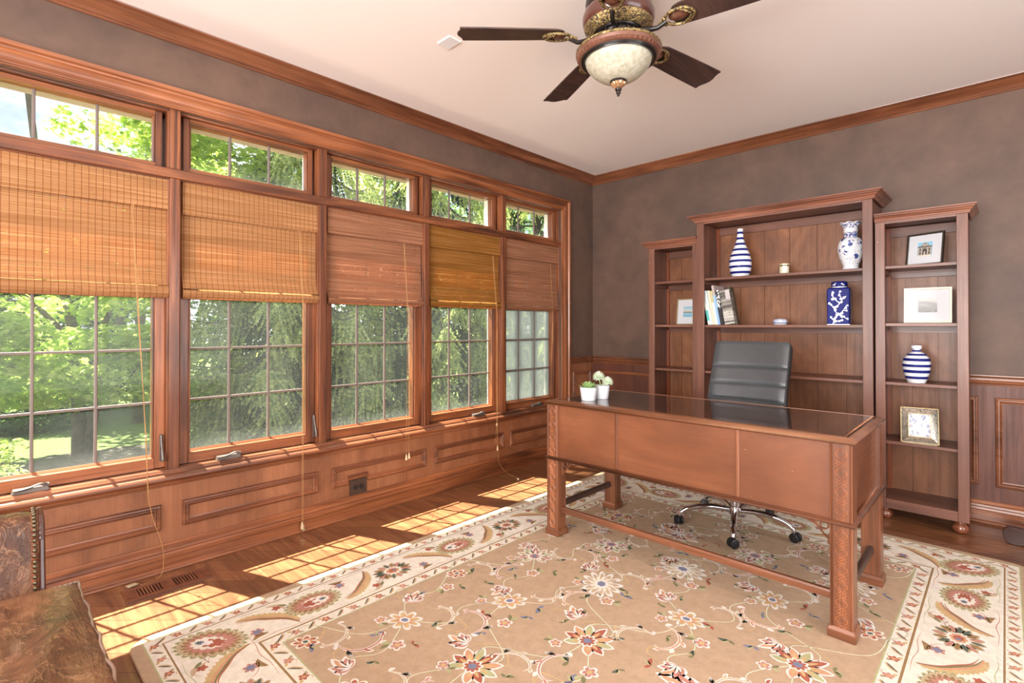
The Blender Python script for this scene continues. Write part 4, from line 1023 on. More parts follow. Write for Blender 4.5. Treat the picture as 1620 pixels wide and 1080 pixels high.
def plantA(t, h):
    q = MB(); rr = random.Random(3)
    for ring_, (n, el, L, w) in enumerate(((9, 10, .056, .015), (8, 30, .048, .015), (7, 52, .038, .012), (5, 72, .026, .009))):
        for k in range(n):
            A = 2*math.pi*(k+.5*(ring_%2))/n+rr.uniform(-.1,.1); E = R(el); d = (math.cos(A)*math.cos(E), math.sin(A)*math.cos(E), math.sin(E)); up = (-math.cos(A)*math.sin(E), -math.sin(A)*math.sin(E), math.cos(E))
            leaf(q, (d[0]*.004, d[1]*.004, h-.008+ring_*.003), d, up, L, w, .0035, 0, .15)
    q.build('rosette', M_succ, t, smooth=40)
    q = MB(); q.sphere((.012,-.016,h+.010), .0055, 10, 6); q.build('yellow_bud', M_yel, t, smooth=60)
def plantB(t, h):
    rr = random.Random(8)
    for (cx, cy, cz, rad) in ((-.016,-.006,.044,.036),(.036,.006,.020,.032)):
        q = MB(); q.tube([(cx*.2,cy*.2,h-.012),(cx*.7,cy*.7,h+cz*.5),(cx,cy,h+cz-.006)], .003, 6); q.build('stem', M_succ, t)
        q = MB()
        for i in range(120):
            zz = 1-2*(i+.5)/120; A = i*2.39996
            if zz < -.55: continue
            s_ = math.sqrt(1-zz*zz); d = V((s_*math.cos(A), s_*math.sin(A), zz)); up = V((-d.x*zz, -d.y*zz, s_*s_+.01))
            leaf(q, V((cx,cy,h+cz))+d*rad*.30, d, up, rad*.74, .0048, .0030, 0, .05)
        q.build('flower_head', M_succ2, t, smooth=40)
pot((-1.683,2.372), 'front white pot with a green rosette succulent on the desk corner', .0395, .0475, .073, plantA)
pot((-1.668,2.480), 'rear white pot with pale spiky succulent heads', .037, .045, .076, plantB)

# ================================================================== CEILING FAN
FX, FYY = -1.160, 1.850
FN = thing('ceiling_fan', 'bronze ceiling fan with five dark walnut blades and a cream glass bowl light', 'ceiling fan', (FX, FYY, ZC))
def FZ(prof): return [(r, z-ZC) for r, z in prof]
M_mah = plain('fan_mahogany', (88,48,38), .3, coat=.5, var=.2); M_fbr = plain('fan_bronze_black', (38,32,30), .35, .3, coat=.2)
def mk_filig():
    t = NT('brass_filigree'); v = t.coord(); n = t.noise(v, 42, 3, .5, 2.5); f = t.ramp(n, [(.42,(0,0,0,1)),(.52,(1,1,1,1))])
    return t.fin(t.pbsdf(t.mix(f, srgb(62,46,34), srgb(178,154,104)), .38, t.math('MULTIPLY', f, .8), t.bump(n, .8, .01)))
M_fil = mk_filig()
q = MB(); q.lathe(FZ([(.001,ZC),(.095,ZC),(.098,2.622),(.108,2.612),(.112,2.600),(.100,2.575)]), (0,0,0), 48); q.build('canopy', M_fbr, FN, smooth=40)
q = MB(); q.lathe(FZ([(.098,2.580),(.118,2.572),(.132,2.552),(.136,2.530),(.134,2.505),(.128,2.496)]), (0,0,0), 48); q.build('upper_housing', M_fbr, FN, smooth=40)
q = MB(); q.lathe(FZ([(.128,2.500),(.140,2.490),(.1475,2.470),(.1475,2.450),(.143,2.436),(.138,2.430)]), (0,0,0), 48); q.build('motor_housing', M_mah, FN, smooth=40)
q = MB(); q.lathe(FZ([(.138,2.432),(.1415,2.428),(.139,2.420),(.129,2.408),(.114,2.396),(.106,2.393),(.102,2.398)]), (0,0,0), 48); q.build('filigree_band', M_fil, FN, smooth=40)
q = MB(); q.lathe(FZ([(.102,2.402),(.096,2.392),(.085,2.388),(.078,2.362),(.078,2.332)]), (0,0,0), 40)
for k in range(20):
    A = 2*math.pi*k/20; q.extr([(0,0),(.010,0),(.010,.004),(0,.004)], (.086*math.cos(A),.086*math.sin(A),2.388-ZC), (.086*math.cos(A),.086*math.sin(A),2.338-ZC), (math.cos(A),math.sin(A),0), (-math.sin(A),math.cos(A),0))
q.build('vented_hub', M_fbr, FN, smooth=30)
q = MB(); q.lathe(FZ([(.078,2.334),(.120,2.332),(.160,2.328),(.170,2.326)]), (0,0,0), 48); q.build('light_kit_plate', M_fbr, FN, smooth=40)
q = MB(); q.lathe(FZ([(.150,2.330),(.172,2.328),(.1765,2.323),(.1765,2.316),(.172,2.313)]), (0,0,0), 60); q.build('brass_rim', M_fil, FN, smooth=40)
q = MB()
n_ = 96; base = len(q.v); PR = [(.174,2.315),(.1705,2.303),(.163,2.295),(.156,2.291)]
for j, (r, z) in enumerate(PR):
    for k in range(n_):
        A = 2*math.pi*k/n_; rr = r*(1+(.011 if k % 2 and 0 < j < 3 else 0)); q.v.append((rr*math.cos(A), rr*math.sin(A), z-ZC-(.002 if k%2 and 0<j<3 else 0)))
for j in range(3):
    for k in range(n_): q.f.append((base+j*n_+k, base+j*n_+(k+1)%n_, base+(j+1)*n_+(k+1)%n_, base+(j+1)*n_+k)); q.m.append(0)
q.build('fluted_ring', plain('fluted_mahogany', (118,78,62), .35, .2, coat=.3, var=.2), FN, smooth=15)
q = MB(); q.lathe(FZ([(.157,2.292),(.152,2.284),(.147,2.287),(.144,2.281),(.138,2.283),(.134,2.286)]), (0,0,0), 60); q.build('black_inner_ring', M_fbr, FN, smooth=30)
def mk_alab():
    t = NT('scavo_glass'); n = t.noise(t.coord(), 60, 4, .6); c = t.ramp(n, [(.35, srgb(206,202,176)), (.6, srgb(236,232,212))])
    a = t.pbsdf(c, .35, 0, None, .2); b = t.n('ShaderNodeBsdfTranslucent', {'Color': c}).outputs[0]
    return t.fin(t.n('ShaderNodeMixShader', {0: .35, 1: a, 2: b}).outputs[0])
q = MB(); q.lathe([(p.x, p.y-ZC) for p in smoothpath([(.137,2.286,0),(.131,2.267,0),(.115,2.247,0),(.090,2.224,0),(.060,2.208,0),(.028,2.200,0),(.001,2.199,0)], 6)], (0,0,0), 60); q.build('glass_bowl', mk_alab(), FN, smooth=80)
q = MB(); q.lathe(FZ([(.034,2.203),(.035,2.198),(.031,2.192),(.001,2.192)]), (0,0,0), 32); fb = q.build('finial_collar', M_fbr, FN, smooth=40)
q = MB(); base = 0
for j, (r, z) in enumerate([(.031,2.193),(.026,2.184),(.016,2.176),(.010,2.172)]):
    for k in range(32): A = 2*math.pi*k/32; rr = r*(1.06 if k % 2 else .94); q.v.append((rr*math.cos(A), rr*math.sin(A), z-ZC))
for j in range(3):
    for k in range(32): q.f.append((j*32+k, j*32+(k+1)%32, (j+1)*32+(k+1)%32, (j+1)*32+k)); q.m.append(0)
q.build('fluted_finial', plain('finial_copper', (190,150,112), .3, .7), fb, smooth=20)
q = MB(); q.lathe(FZ([(.010,2.174),(.014,2.168),(.012,2.162),(.008,2.158),(.010,2.154),(.008,2.148),(.0055,2.146),(.0055,2.139),(.001,2.138)]), (0,0,0), 20); q.build('finial_tip', M_fbr, fb, smooth=40)
q = MB(); z = 2.140
while z > 2.072: q.sphere((.001,0,z-ZC), .0014, 6, 4); z -= .0032
q.build('pull_chain', plain('nickel_chain', (170,165,160), .3, .9), FN)
blade_arm = None
for k in range(5):
    A = R(80.6+72*k); rot = Matrix.Rotation(A, 3, 'Z'); tw = Matrix.Rotation(R(-11), 3, 'X')
    def BP(x, y, z): return rot @ (V((x, 0, 2.395-ZC)) + tw @ V((0, y, z)))
    # blade outline (x along the blade)
    out = []
    for i in range(9): a = math.pi/2+math.pi*i/8; out.append((.235+.045*math.cos(a), .058*math.sin(a)))
    out = [(.30,.060),(.265,.058),(.240,.048),(.226,.028),(.222,0),(.226,-.028),(.240,-.048),(.265,-.058),(.30,-.060),(.45,-.066),(.60,-.070),(.652,-.071),(.656,-.066),(.654,-.056),(.658,-.040),(.668,-.020),(.672,0),(.668,.020),(.658,.040),(.654,.056),(.656,.066),(.652,.071),(.60,.070),(.45,.066)]
    q = MB(); n = len(out); q.add([BP(x,y,.003) for x,y in out]+[BP(x,y,-.003) for x,y in out], [tuple(range(n)), tuple(range(n,2*n))]+[(i,(i+1)%n,n+(i+1)%n,n+i) for i in range(n)])
    bl = q.build('blade', wood('fan_blade_walnut', (54,38,34), (72,52,46), (88,64,56), 'x' if 0 else 'y', .5, coat=.05, spots=.4), FN, bevel=.0012)
    q = MB(); q.tube([BP(.10,0,-.012),BP(.14,0,-.026),BP(.17,0,-.030),BP(.205,0,-.014)], [.012,.011,.009,.010], 8); q.build('blade_arm', M_fbr, bl, smooth=60)
    q = MB()
    P = smoothpath([(.195,.0),(.215,.030),(.255,.042),(.290,.036),(.305,.018),(.318,.0),(.305,-.018),(.290,-.036),(.255,-.042),(.215,-.030),(.195,.0)] and [(a,b,0) for a,b in [(.195,.0),(.215,.028),(.250,.040),(.285,.036),(.302,.020),(.312,.0),(.302,-.020),(.285,-.036),(.250,-.040),(.215,-.028),(.195,.0)]], 5)
    q.tube([BP(p.x,p.y,-.010) for p in P], .0065, 8, cap=False)
    for s in (-1,1):
        q.tube([BP(.268,s*.036,-.012),BP(.288,s*.020,-.016),BP(.300,s*.004,-.016)], [.006,.005,.003], 6)
        q.sphere(BP(.198,s*.016,-.014), .008, 8, 6); q.sphere(BP(.186,s*.010,-.014), .006, 8, 6)
    q.sphere(BP(.178,0,-.016), .008, 8, 6)
    q.build('brass_scroll_mount', M_fil, bl, smooth=60)
    q = MB(); n = 20
    q.add([BP(.252+.040*math.cos(2*math.pi*i/n),.030*math.sin(2*math.pi*i/n),-.004) for i in range(n)]+[BP(.250+.020*math.cos(2*math.pi*i/n),.015*math.sin(2*math.pi*i/n),-.016) for i in range(n)], [tuple(range(n,2*n))]+[(i,(i+1)%n,n+(i+1)%n,n+i) for i in range(n)])
    q.build('mahogany_cabochon', plain('cabochon_brown', (96,58,44), .3, coat=.6, var=.25), bl, smooth=60)

# ================================================================== LEATHER SOFA
def mk_dist():
    t = NT('distressed_brown_leather'); v = t.coord()
    n1 = t.noise(t.coord((1,1,1)), 7, 5, .6, .8); w = t.noise(t.coord((3.0,16,10), rot=(0,0,R(12))), 1.0, 5, .65, 1.6)
    r1 = t.math('ABSOLUTE', t.math('SUBTRACT', t.noise(t.coord((13,13,13)), 1.0, 6, .6, 1.6), .5))
    c = t.ramp(n1, [(.30, srgb(74,46,32)), (.5, srgb(108,70,48)), (.72, srgb(154,106,74))])
    c = t.mix(t.ramp(r1, [(.0,(.65,.65,.65,1)),(.020,(0,0,0,1))]), c, srgb(186,140,104))
    c = t.mix(t.ramp(w, [(.58,(0,0,0,1)),(.78,(.55,.55,.55,1))]), c, srgb(186,150,122))
    return t.fin(t.pbsdf(c, t.ramp(n1, [(.3,(.32,.32,.32,1)),(.7,(.5,.5,.5,1))]), 0, t.bump(t.math('ADD', w, t.math('MULTIPLY', r1, -.8)), .6, .014), .08, .25, spec=.55))
M_dl = mk_dist()
SO = thing('leather_sofa', 'distressed brown leather sofa seat and arm in the near left corner', 'sofa', (-1.5, -.15, 0))
def SL(x, y, z): return (x+1.5, y+.15, z)
def grid_solid(q, x0, x1, y0, y1, nx, ny, ztop, zbot):
    vs = []
    for j in range(ny+1):
        for i in range(nx+1):
            x, y = lerp(x0,x1,i/nx), lerp(y0,y1,j/ny); vs.append(SL(x, y, ztop(x,y,i/nx,j/ny)))
    M_ = nx+1; off = len(vs)
    for j in range(ny+1):
        for i in range(nx+1): x, y = lerp(x0,x1,i/nx), lerp(y0,y1,j/ny); vs.append(SL(x, y, zbot))
    fs = [(j*M_+i, j*M_+i+1, (j+1)*M_+i+1, (j+1)*M_+i) for j in range(ny) for i in range(nx)]
    fs += [(off+j*M_+i, off+(j+1)*M_+i, off+(j+1)*M_+i+1, off+j*M_+i+1) for j in range(ny) for i in range(nx)]
    for i in range(nx): fs += [(i, i+1, off+i+1, off+i), (ny*M_+i, off+ny*M_+i, off+ny*M_+i+1, ny*M_+i+1)]
    for j in range(ny): fs += [(j*M_, off+j*M_, off+(j+1)*M_, (j+1)*M_), (j*M_+nx, (j+1)*M_+nx, off+(j+1)*M_+nx, off+j*M_+nx)]
    q.add(vs, fs)
SX0, SX1, SY0, SY1 = -1.975, -.62, -.62, .212
def ztop(x, y, u, v_):
    e_ = min(u, 1-u, .5)*(SX1-SX0); f_ = min(v_, 1-v_)*(SY1-SY0)
    edge = min(1, e_/.09)**.5 * min(1, max(0,f_)/.10)**.5
    wr = noise.noise(V((x*2.2, y*14+x*3.5, 1.3)))*.012+noise.noise(V((x*5, y*30, 4.1)))*.005
    return .425+.032*edge+wr*edge
q = MB(); grid_solid(q, SX0, SX1, SY0, SY1, 90, 60, ztop, .33); q.build('seat_cushion', M_dl, SO, smooth=60)
def wig(s): return .0030*math.sin(s*38)+.0022*math.sin(s*71+1)
q = MB(); n = 80
q.tube([SL(lerp(SX0,SX1,i/n), SY1-.004+wig(i/n*1.3)*.8, .428+wig(i/n*1.7+2)*.7) for i in range(n+1)], .0038, 8); q.build('welt', plain('leather_welt', (150,124,110), .35, var=.2), SO, smooth=80)
q = MB(); n = 30
q.tube([SL(SX0+.004+wig(i/n)*.5, lerp(SY1-.004,.14,i/n), .428+wig(i/n+1)*.5) for i in range(n+1)], .0038, 8); q.build('welt', plain('leather_welt', (150,124,110), .35), SO, smooth=80)
# front and base rail below the cushion
q = MB()
pr = [(0,.13),(.030,.13),(.040,.20),(.042,.28),(.034,.36),(.016,.405),(.0,.425),(0,.42)]
q.extr([(a,b) for a,b in pr], SL(SX0-.004, SY1-.045, 0), SL(SX1, SY1-.045, 0), (0,1,0), (0,0,1)); q.build('front_rail', M_dl, SO, smooth=60)
q = MB(); a0 = SL(-2.20,-.66,.12); b0 = SL(SX1,SY1-.04,.33); q.box(a0[0],b0[0],a0[1],b0[1],a0[2],b0[2]); q.build('seat_base', M_dl, SO, bevel=.01)
# arm at the far end
q = MB()
n = 18
arm = [(-1.975,.34),(-1.985,.40),(-2.005,.46),(-2.02,.52),(-2.025,.565),(-2.035,.60),(-2.06,.622),(-2.10,.630),(-2.14,.622),(-2.165,.59),(-2.165,.55),(-2.15,.50),(-2.13,.40),(-2.13,.13),(-1.98,.13)]
yy = [-.64,-.45,-.25,-.1,.02,.085,.112]
vs = []; k = len(arm)
for j, y in enumerate(yy):
    for x, z in arm:
        cxm, czm = -2.08, .42; s = 1.0 if j < len(yy)-1 else .975
        w = noise.noise(V((x*4, y*5, z*9)))*.010 if j < len(yy)-1 else 0
        vs.append(SL(cxm+(x-cxm)*s+w, y, czm+(z-czm)*s+w*.5))
fs = [(j*k+i, j*k+(i+1)%k, (j+1)*k+(i+1)%k, (j+1)*k+i) for j in range(len(yy)-1) for i in range(k)]+[tuple(range(k)), tuple((len(yy)-1)*k+i for i in range(k))]
q.add(vs, fs); q.build('arm', M_dl, SO, smooth=55)
q = MB()   # wooden front facing of the arm
fc = [(-1.975,.34),(-1.985,.42),(-2.01,.50),(-2.02,.56),(-2.035,.60),(-2.06,.622),(-2.10,.634),(-2.14,.626),(-2.17,.59),(-2.17,.54),(-2.145,.46),(-2.13,.38),(-2.13,.13),(-1.985,.13)]
n = len(fc); q.add([SL(x,.128,z) for x,z in fc]+[SL(x,.142,z) for x,z in fc], [tuple(range(n)), tuple(range(n,2*n))]+[(i,(i+1)%n,n+(i+1)%n,n+i) for i in range(n)])
q.build('arm_facing', plain('dark_mahogany', (84,48,36), .3, coat=.5, var=.2), SO, bevel=.004)
nail_path = smoothpath([(-1.972,.385,0),(-1.983,.42,0),(-2.004,.50,0),(-2.014,.56,0),(-2.028,.600,0),(-2.056,.626,0),(-2.10,.637,0)], 12)
acc = 0; last = nail_path[0]; cnt = 0; nm = bpy.data.meshes.new('x')
q = MB(); q.lathe([(.0062,0),(.0058,.0022),(.0040,.0042),(.0001,.005)], (0,0,0), 10); nail0 = q.build('nailhead', plain('antique_nail_brass', (128,116,94), .35, .9, var=.2), SO, smooth=60)
first = True
for i in range(1, len(nail_path)):
    acc += (nail_path[i]-last).length; last = nail_path[i]
    if acc > .0118:
        acc = 0; tdir = (nail_path[min(i+1,len(nail_path)-1)]-nail_path[i-1]).normalized(); nr = V((tdir.y, 0, -tdir.x))  # outwards in the xz-plane
        nn = nail0 if first else nail0.copy()
        if not first: COL.objects.link(nn)
        nn.parent = SO; first = False
        nn.location = SL(nail_path[i].x+.004, .119, nail_path[i].y); nn.rotation_euler = V((1,.15,0)).to_track_quat('Z','Y').to_euler()
q = MB(); q.box(*[v for p in zip(SL(-2.02,-.82,.13), SL(SX1,-.62,.80)) for v in p]); q.build('backrest', M_dl, SO, bevel=.05, seg=4)
for x, y in ((-2.10,.06),(-.70,.12),(-2.10,-.76),(-.70,-.76)):
    q = MB(); c = SL(x,y,0); q.lathe([(.001,0),(.018,0),(.030,.03),(.034,.06),(.026,.09),(.034,.11),(.034,.13)], c, 20); q.build('turned_foot', plain('dark_mahogany', (84,48,36), .3), SO, smooth=40)

# ================================================================== PEDESTAL TABLE at the right edge
PT = thing('pedestal_table', 'curved dark mahogany table foot by the baseboard at the right edge', 'table', (.42, 3.84, 0))
M_dm = plain('deep_mahogany', (58,30,22), .38, coat=.2, var=.2)
for k in range(3):
    A = R(172+120*k); ca, sa = math.cos(A), math.sin(A)
    pl = smoothpath([(.05,.36,0),(.10,.31,0),(.17,.22,0),(.25,.145,0),(.31,.104,0),(.36,.092,0),(.405,.094,0),(.428,.082,0),(.437,.060,0),(.436,.048,0)], 6); pb = smoothpath([(.05,.22,0),(.10,.19,0),(.17,.11,0),(.25,.055,0),(.31,.040,0),(.34,.020,0),(.36,.005,0),(.40,.001,0),(.424,.012,0),(.436,.044,0)], 6)
    q = MB(); n = len(pl); vs = []
    for s in (-1, 1):
        for p in pl+pb[::-1]: vs.append((p.x*ca-s*.024*sa, p.x*sa+s*.024*ca, p.y))
    m_ = 2*n; q.add(vs, [tuple(range(m_)), tuple(range(m_,2*m_))]+[(i,(i+1)%m_,m_+(i+1)%m_,m_+i) for i in range(m_)])
    lg = q.build('splayed_leg', M_dm, PT, bevel=.006)
q = MB(); q.lathe([(.001,.16),(.04,.18),(.06,.24),(.062,.34),(.045,.38),(.03,.42),(.045,.50),(.05,.56),(.03,.64),(.028,.70),(.06,.72)], (0,0,0), 28); q.build('turned_column', M_dm, PT, smooth=50)
q = MB(); q.lathe([(.001,.715),(.22,.715),(.24,.722),(.24,.735),(.22,.742),(.001,.742)], (0,0,0), 48); q.build('table_top', M_dm, PT, smooth=30)

# ================================================================== RUG
def pile(name, rgb):
    t = NT('wool_'+name); v = t.coord(); n = t.noise(v, 420, 2, .6); n2 = t.noise(v, 30, 4, .65); n3 = t.noise(v, 3.0, 2)
    c = srgb(*rgb)
    c = t.mix(1.0, c, t.ramp(n, [(.3,(.86,.85,.84,1)),(.7,(1.10,1.10,1.10,1))]), 'MULTIPLY')
    c = t.mix(1.0, c, t.ramp(n2, [(.3,(.90,.89,.88,1)),(.7,(1.08,1.08,1.08,1))]), 'MULTIPLY')
    return t.fin(t.pbsdf(c, .95, 0, t.bump(n, .5, .004), spec=.1))
PAL = dict(tan=(202,174,146), cream=(250,243,228), white=(252,247,240), rust=(186,110,90), rose=(208,150,136), salmon=(224,172,136), gold=(220,190,140), sage=(196,196,150), olive=(142,140,104), slate=(104,116,104), blue=(138,144,170), beige=(214,192,158), brown=(168,136,96))
PK = list(PAL); PM = [pile(k, PAL[k]) for k in PK]; PI = {k:i for i, k in enumerate(PK)}
RX0, RX1, RY0, RY1 = -2.335, .088, .385, 3.545
rcx, rcy = (RX0+RX1)/2, (RY0+RY1)/2
RG = MB(); rr = random.Random(11)
def rz(l): return .0122+l*.00016
def rounded(x0, x1, y0, y1, r, n=6):
    out = []
    for cx, cy, a0 in ((x1-r,y0+r,-90),(x1-r,y1-r,0),(x0+r,y1-r,90),(x0+r,y0+r,180)):
        for i in range(n+1): a = R(a0+90*i/n); out.append((cx+r*math.cos(a)-rcx, cy+r*math.sin(a)-rcy))
    return out
base = rounded(RX0, RX1, RY0, RY1, .075); n = len(base)
RG.add([(x,y,0) for x,y in base]+[(x,y,.0095) for x,y in base]+[(x*.998,y*.998,.0122) for x,y in base], [tuple(range(n))]+[(i,(i+1)%n,n+(i+1)%n,n+i) for i in range(n)]+[(n+i,n+(i+1)%n,2*n+(i+1)%n,2*n+i) for i in range(n)]+[tuple(range(2*n,3*n))], PI['tan'])
def rp(pts, col, l): RG.add([(x-rcx, y-rcy, rz(l)) for x, y in pts], [tuple(range(len(pts)))], PI[col])
def ringband(m0, m1, col, l, wav=0):
    a = [(RX0+m0,RY0+m0),(RX1-m0,RY0+m0),(RX1-m0,RY1-m0),(RX0+m0,RY1-m0)]; b = [(RX0+m1,RY0+m1),(RX1-m1,RY0+m1),(RX1-m1,RY1-m1),(RX0+m1,RY1-m1)]
    for i in range(4): rp([a[i],a[(i+1)%4],b[(i+1)%4],b[i]], col, l)
class T:
    def __init__(s, x, y, rot=0, sc=1, mir=1): s.x, s.y, s.c, s.s, s.k, s.m = x, y, math.cos(rot), math.sin(rot), sc, mir
    def __call__(s, p):
        u, v = p[0]*s.k, p[1]*s.k*s.m; return (s.x+u*s.c-v*s.s, s.y+u*s.s+v*s.c)
def ribbon(t, pts, w, col, l, ends=(0.15,0.15), jag=0, n=7):
    P = smoothpath([(a,b,0) for a,b in pts], n); N = len(P)
    L_, Rr = [], []
    for i, p in enumerate(P):
        d = (P[min(i+1,N-1)]-P[max(i-1,0)]).normalized(); f = i/(N-1)
        ww = w*min(1, (ends[0]+(1-ends[0])*math.sin(math.pi*min(.5,f))/1), ends[1]+(1-ends[1])*math.sin(math.pi*min(.5,(1-f))*1))
        j = 1+(jag*(1 if i % 2 else -.3)); L_.append(t((p.x-d.y*ww*j, p.y+d.x*ww*j))); Rr.append(t((p.x+d.y*ww, p.y-d.x*ww)))
    vs = [(x-rcx,y-rcy,rz(l)) for pr in zip(L_, Rr) for x, y in pr]
    RG.add(vs, [(2*i,2*i+1,2*i+3,2*i+2) for i in range(N-1)], PI[col])
def star(t, r, lobes, depth, col, l, squash=1, ph=0, cx=0, cy=0, sharp=1, n=None):
    n = n or lobes*6; pts = []
    for k in range(n):
        a = 2*math.pi*k/n; f = (abs(math.cos(lobes*a/2+ph)))**sharp; q_ = r*(1-depth+depth*f); pts.append(t((cx+q_*math.cos(a), cy+q_*math.sin(a)*squash)))
    # fan
    c = t((cx, cy)); vs = [(c[0]-rcx, c[1]-rcy, rz(l))]+[(x-rcx,y-rcy,rz(l)) for x,y in pts]
    RG.add(vs, [(0,1+i,1+(i+1)%n) for i in range(n)], PI[col])
def lf(t, a, b, w, col, l, bend=.0):
    a, b = V((a[0],a[1])), V((b[0],b[1])); d = b-a; nrm = V((-d.y, d.x)).normalized()
    pts = []
    for i in range(9): f = i/8; c = a+d*f+nrm*bend*math.sin(math.pi*f); pts.append((c+nrm*w*math.sin(math.pi*f)**.8)[:])
    for i in range(7,0,-1): f = i/8; c = a+d*f+nrm*bend*math.sin(math.pi*f); pts.append((c-nrm*w*math.sin(math.pi*f)**.8)[:])
    rp([t(p) for p in pts], col, l)
def daisy(x, y, r, rot=0, out='cream', c1='rose', c2='gold', c3='blue', lobes=8):
    t = T(x,y,rot); star(t, r, lobes, .45, out, 3, .8, sharp=.8); star(t, r*.80, lobes, .55, c1, 4, .8, sharp=1.0); star(t, r*.55, lobes, .5, c2, 5, .8, ph=.6); star(t, r*.32, 6, .2, 'white', 6, .8); star(t, r*.20, 6, .2, c3, 7, .8)
def peony(x, y, r, rot=0, c1='salmon', c2='rust', c3='gold'):
    t = T(x,y,rot)
    for k in range(9):
        a = -2.4+4.8*k/8; L_ = r*(1.0-.22*abs(a)/2.4)
        e = (L_*math.cos(a), L_*math.sin(a)); s = (.15*r*math.cos(a), .15*r*math.sin(a))
        lf(t, s, (e[0]*1.08,e[1]*1.08), r*.20, 'white', 3); lf(t, s, e, r*.13, (c1,c2,'sage')[k%3], 4); lf(t, s, (e[0]*.7,e[1]*.7), r*.06, c3, 5)
    star(t, r*.36, 9, .3, 'white', 6, 1); star(t, r*.28, 9, .35, c2, 7, 1); star(t, r*.15, 6, .2, 'blue', 8, 1)
def palmette(x, y, r, rot=0, lobes=22):
    t = T(x,y,rot); star(t, r*1.13, lobes, .17, 'sage', 3, .70, sharp=.8); star(t, r*1.06, lobes, .17, 'olive', 4, .70, sharp=.8); star(t, r*1.02, lobes, .16, 'beige', 4.5, .70, sharp=.8); star(t, r*.90, lobes, .20, 'brown', 5, .70); star(t, r*.80, lobes-3, .28, 'rose', 6, .68)
    star(t, r*.56, 12, .18, 'cream', 7, .62, cx=-r*.08); star(t, r*.42, 9, .30, 'rust', 8, .55, cx=r*.06); star(t, r*.24, 7, .3, 'white', 9, .6, cx=-r*.16); star(t, r*.15, 8, .35, 'blue', 10, .7, cx=-r*.36); star(t, r*.08, 6, .2, 'slate', 11, .8, cx=-r*.38)
def wheel(x, y, r, rot=0):
    t = T(x,y,rot)
    star(t, r*1.05, 16, .08, 'white', 3, .8)
    for k in range(16):
        a = 2*math.pi*k/16; e = (r*math.cos(a), r*.8*math.sin(a)); s = (.4*r*math.cos(a), .32*r*math.sin(a)); lf(t, s, e, r*.15, 'beige', 4); lf(t, s, (e[0]*.95,e[1]*.95), r*.08, ('slate','rose','brown')[k%3], 5)
    star(t, r*.42, 12, .12, 'cream', 6, .8); star(t, r*.34, 8, .2, 'salmon', 7, .8); star(t, r*.22, 7, .3, 'rust', 8, .8); star(t, r*.1, 6, .2, 'blue', 9, .8, cx=-r*.1)
def feather(x, y, rot=0, sc=1, mir=1, c='rose', c2='salmon'):
    t = T(x,y,rot,sc,mir); P = [(-.11,-.02),(-.075,.035),(-.01,.055),(.05,.030),(.075,-.015),(.055,-.045)]
    ribbon(t, P, .0085, 'white', 4, (.3,.15), .2, 6); ribbon(t, P, .0035, c, 6, (.2,.1), 0, 6)
    for k, f in enumerate((.10,.24,.38,.52,.66,.80)):
        i = int(f*(len(P)-1)); p, p2 = V(P[i]), V(P[min(len(P)-1,i+1)]); d = (p2-p).normalized(); nr = V((-d[1], d[0])); L_ = .044*(1-abs(f-.4)); e = (p[0]+nr[0]*L_+d[0]*L_*.7, p[1]+nr[1]*L_+d[1]*L_*.7)
        lf(t, p[:2], e, .0105, 'white', 3, .004); lf(t, p[:2], (lerp(p[0],e[0],.8), lerp(p[1],e[1],.8)), .0055, c if k % 2 else c2, 5, .003)
def acanthus(x, y, rot=0, sc=1, mir=1):
    t = T(x,y,rot,sc,mir)
    for a, L_ in ((.0,.12),(.55,.10),(1.0,.075),(-.5,.09),(-1.0,.06)): lf(t, (0,0), (L_*math.cos(a), L_*math.sin(a)), .022, 'white', 3, .01); lf(t, (0,0), (L_*.85*math.cos(a), L_*.85*math.sin(a)), .013, 'rose' if a else 'salmon', 4, .008); lf(t, (0,0), (L_*.6*math.cos(a), L_*.6*math.sin(a)), .005, 'white', 5, .005)
def sprig(x, y, rot=0, sc=1, c='slate'):
    t = T(x,y,rot,sc); lf(t,(0,0),(.045,.012),.010,c,3,.006); lf(t,(0,0),(.02,.035),.008,'sage',3); lf(t,(0,0),(-.03,.02),.008,c if c != 'slate' else 'olive',3)
def bud(x, y, rot=0, sc=1):
    t = T(x,y,rot,sc); star(t,.034,5,.4,'white',3); star(t,.025,5,.45,'rose',4); star(t,.012,5,.3,'gold',5); lf(t,(-.03,0),(-.065,.01),.009,'sage',4); lf(t,(-.03,0),(-.055,-.03),.008,'olive',4)
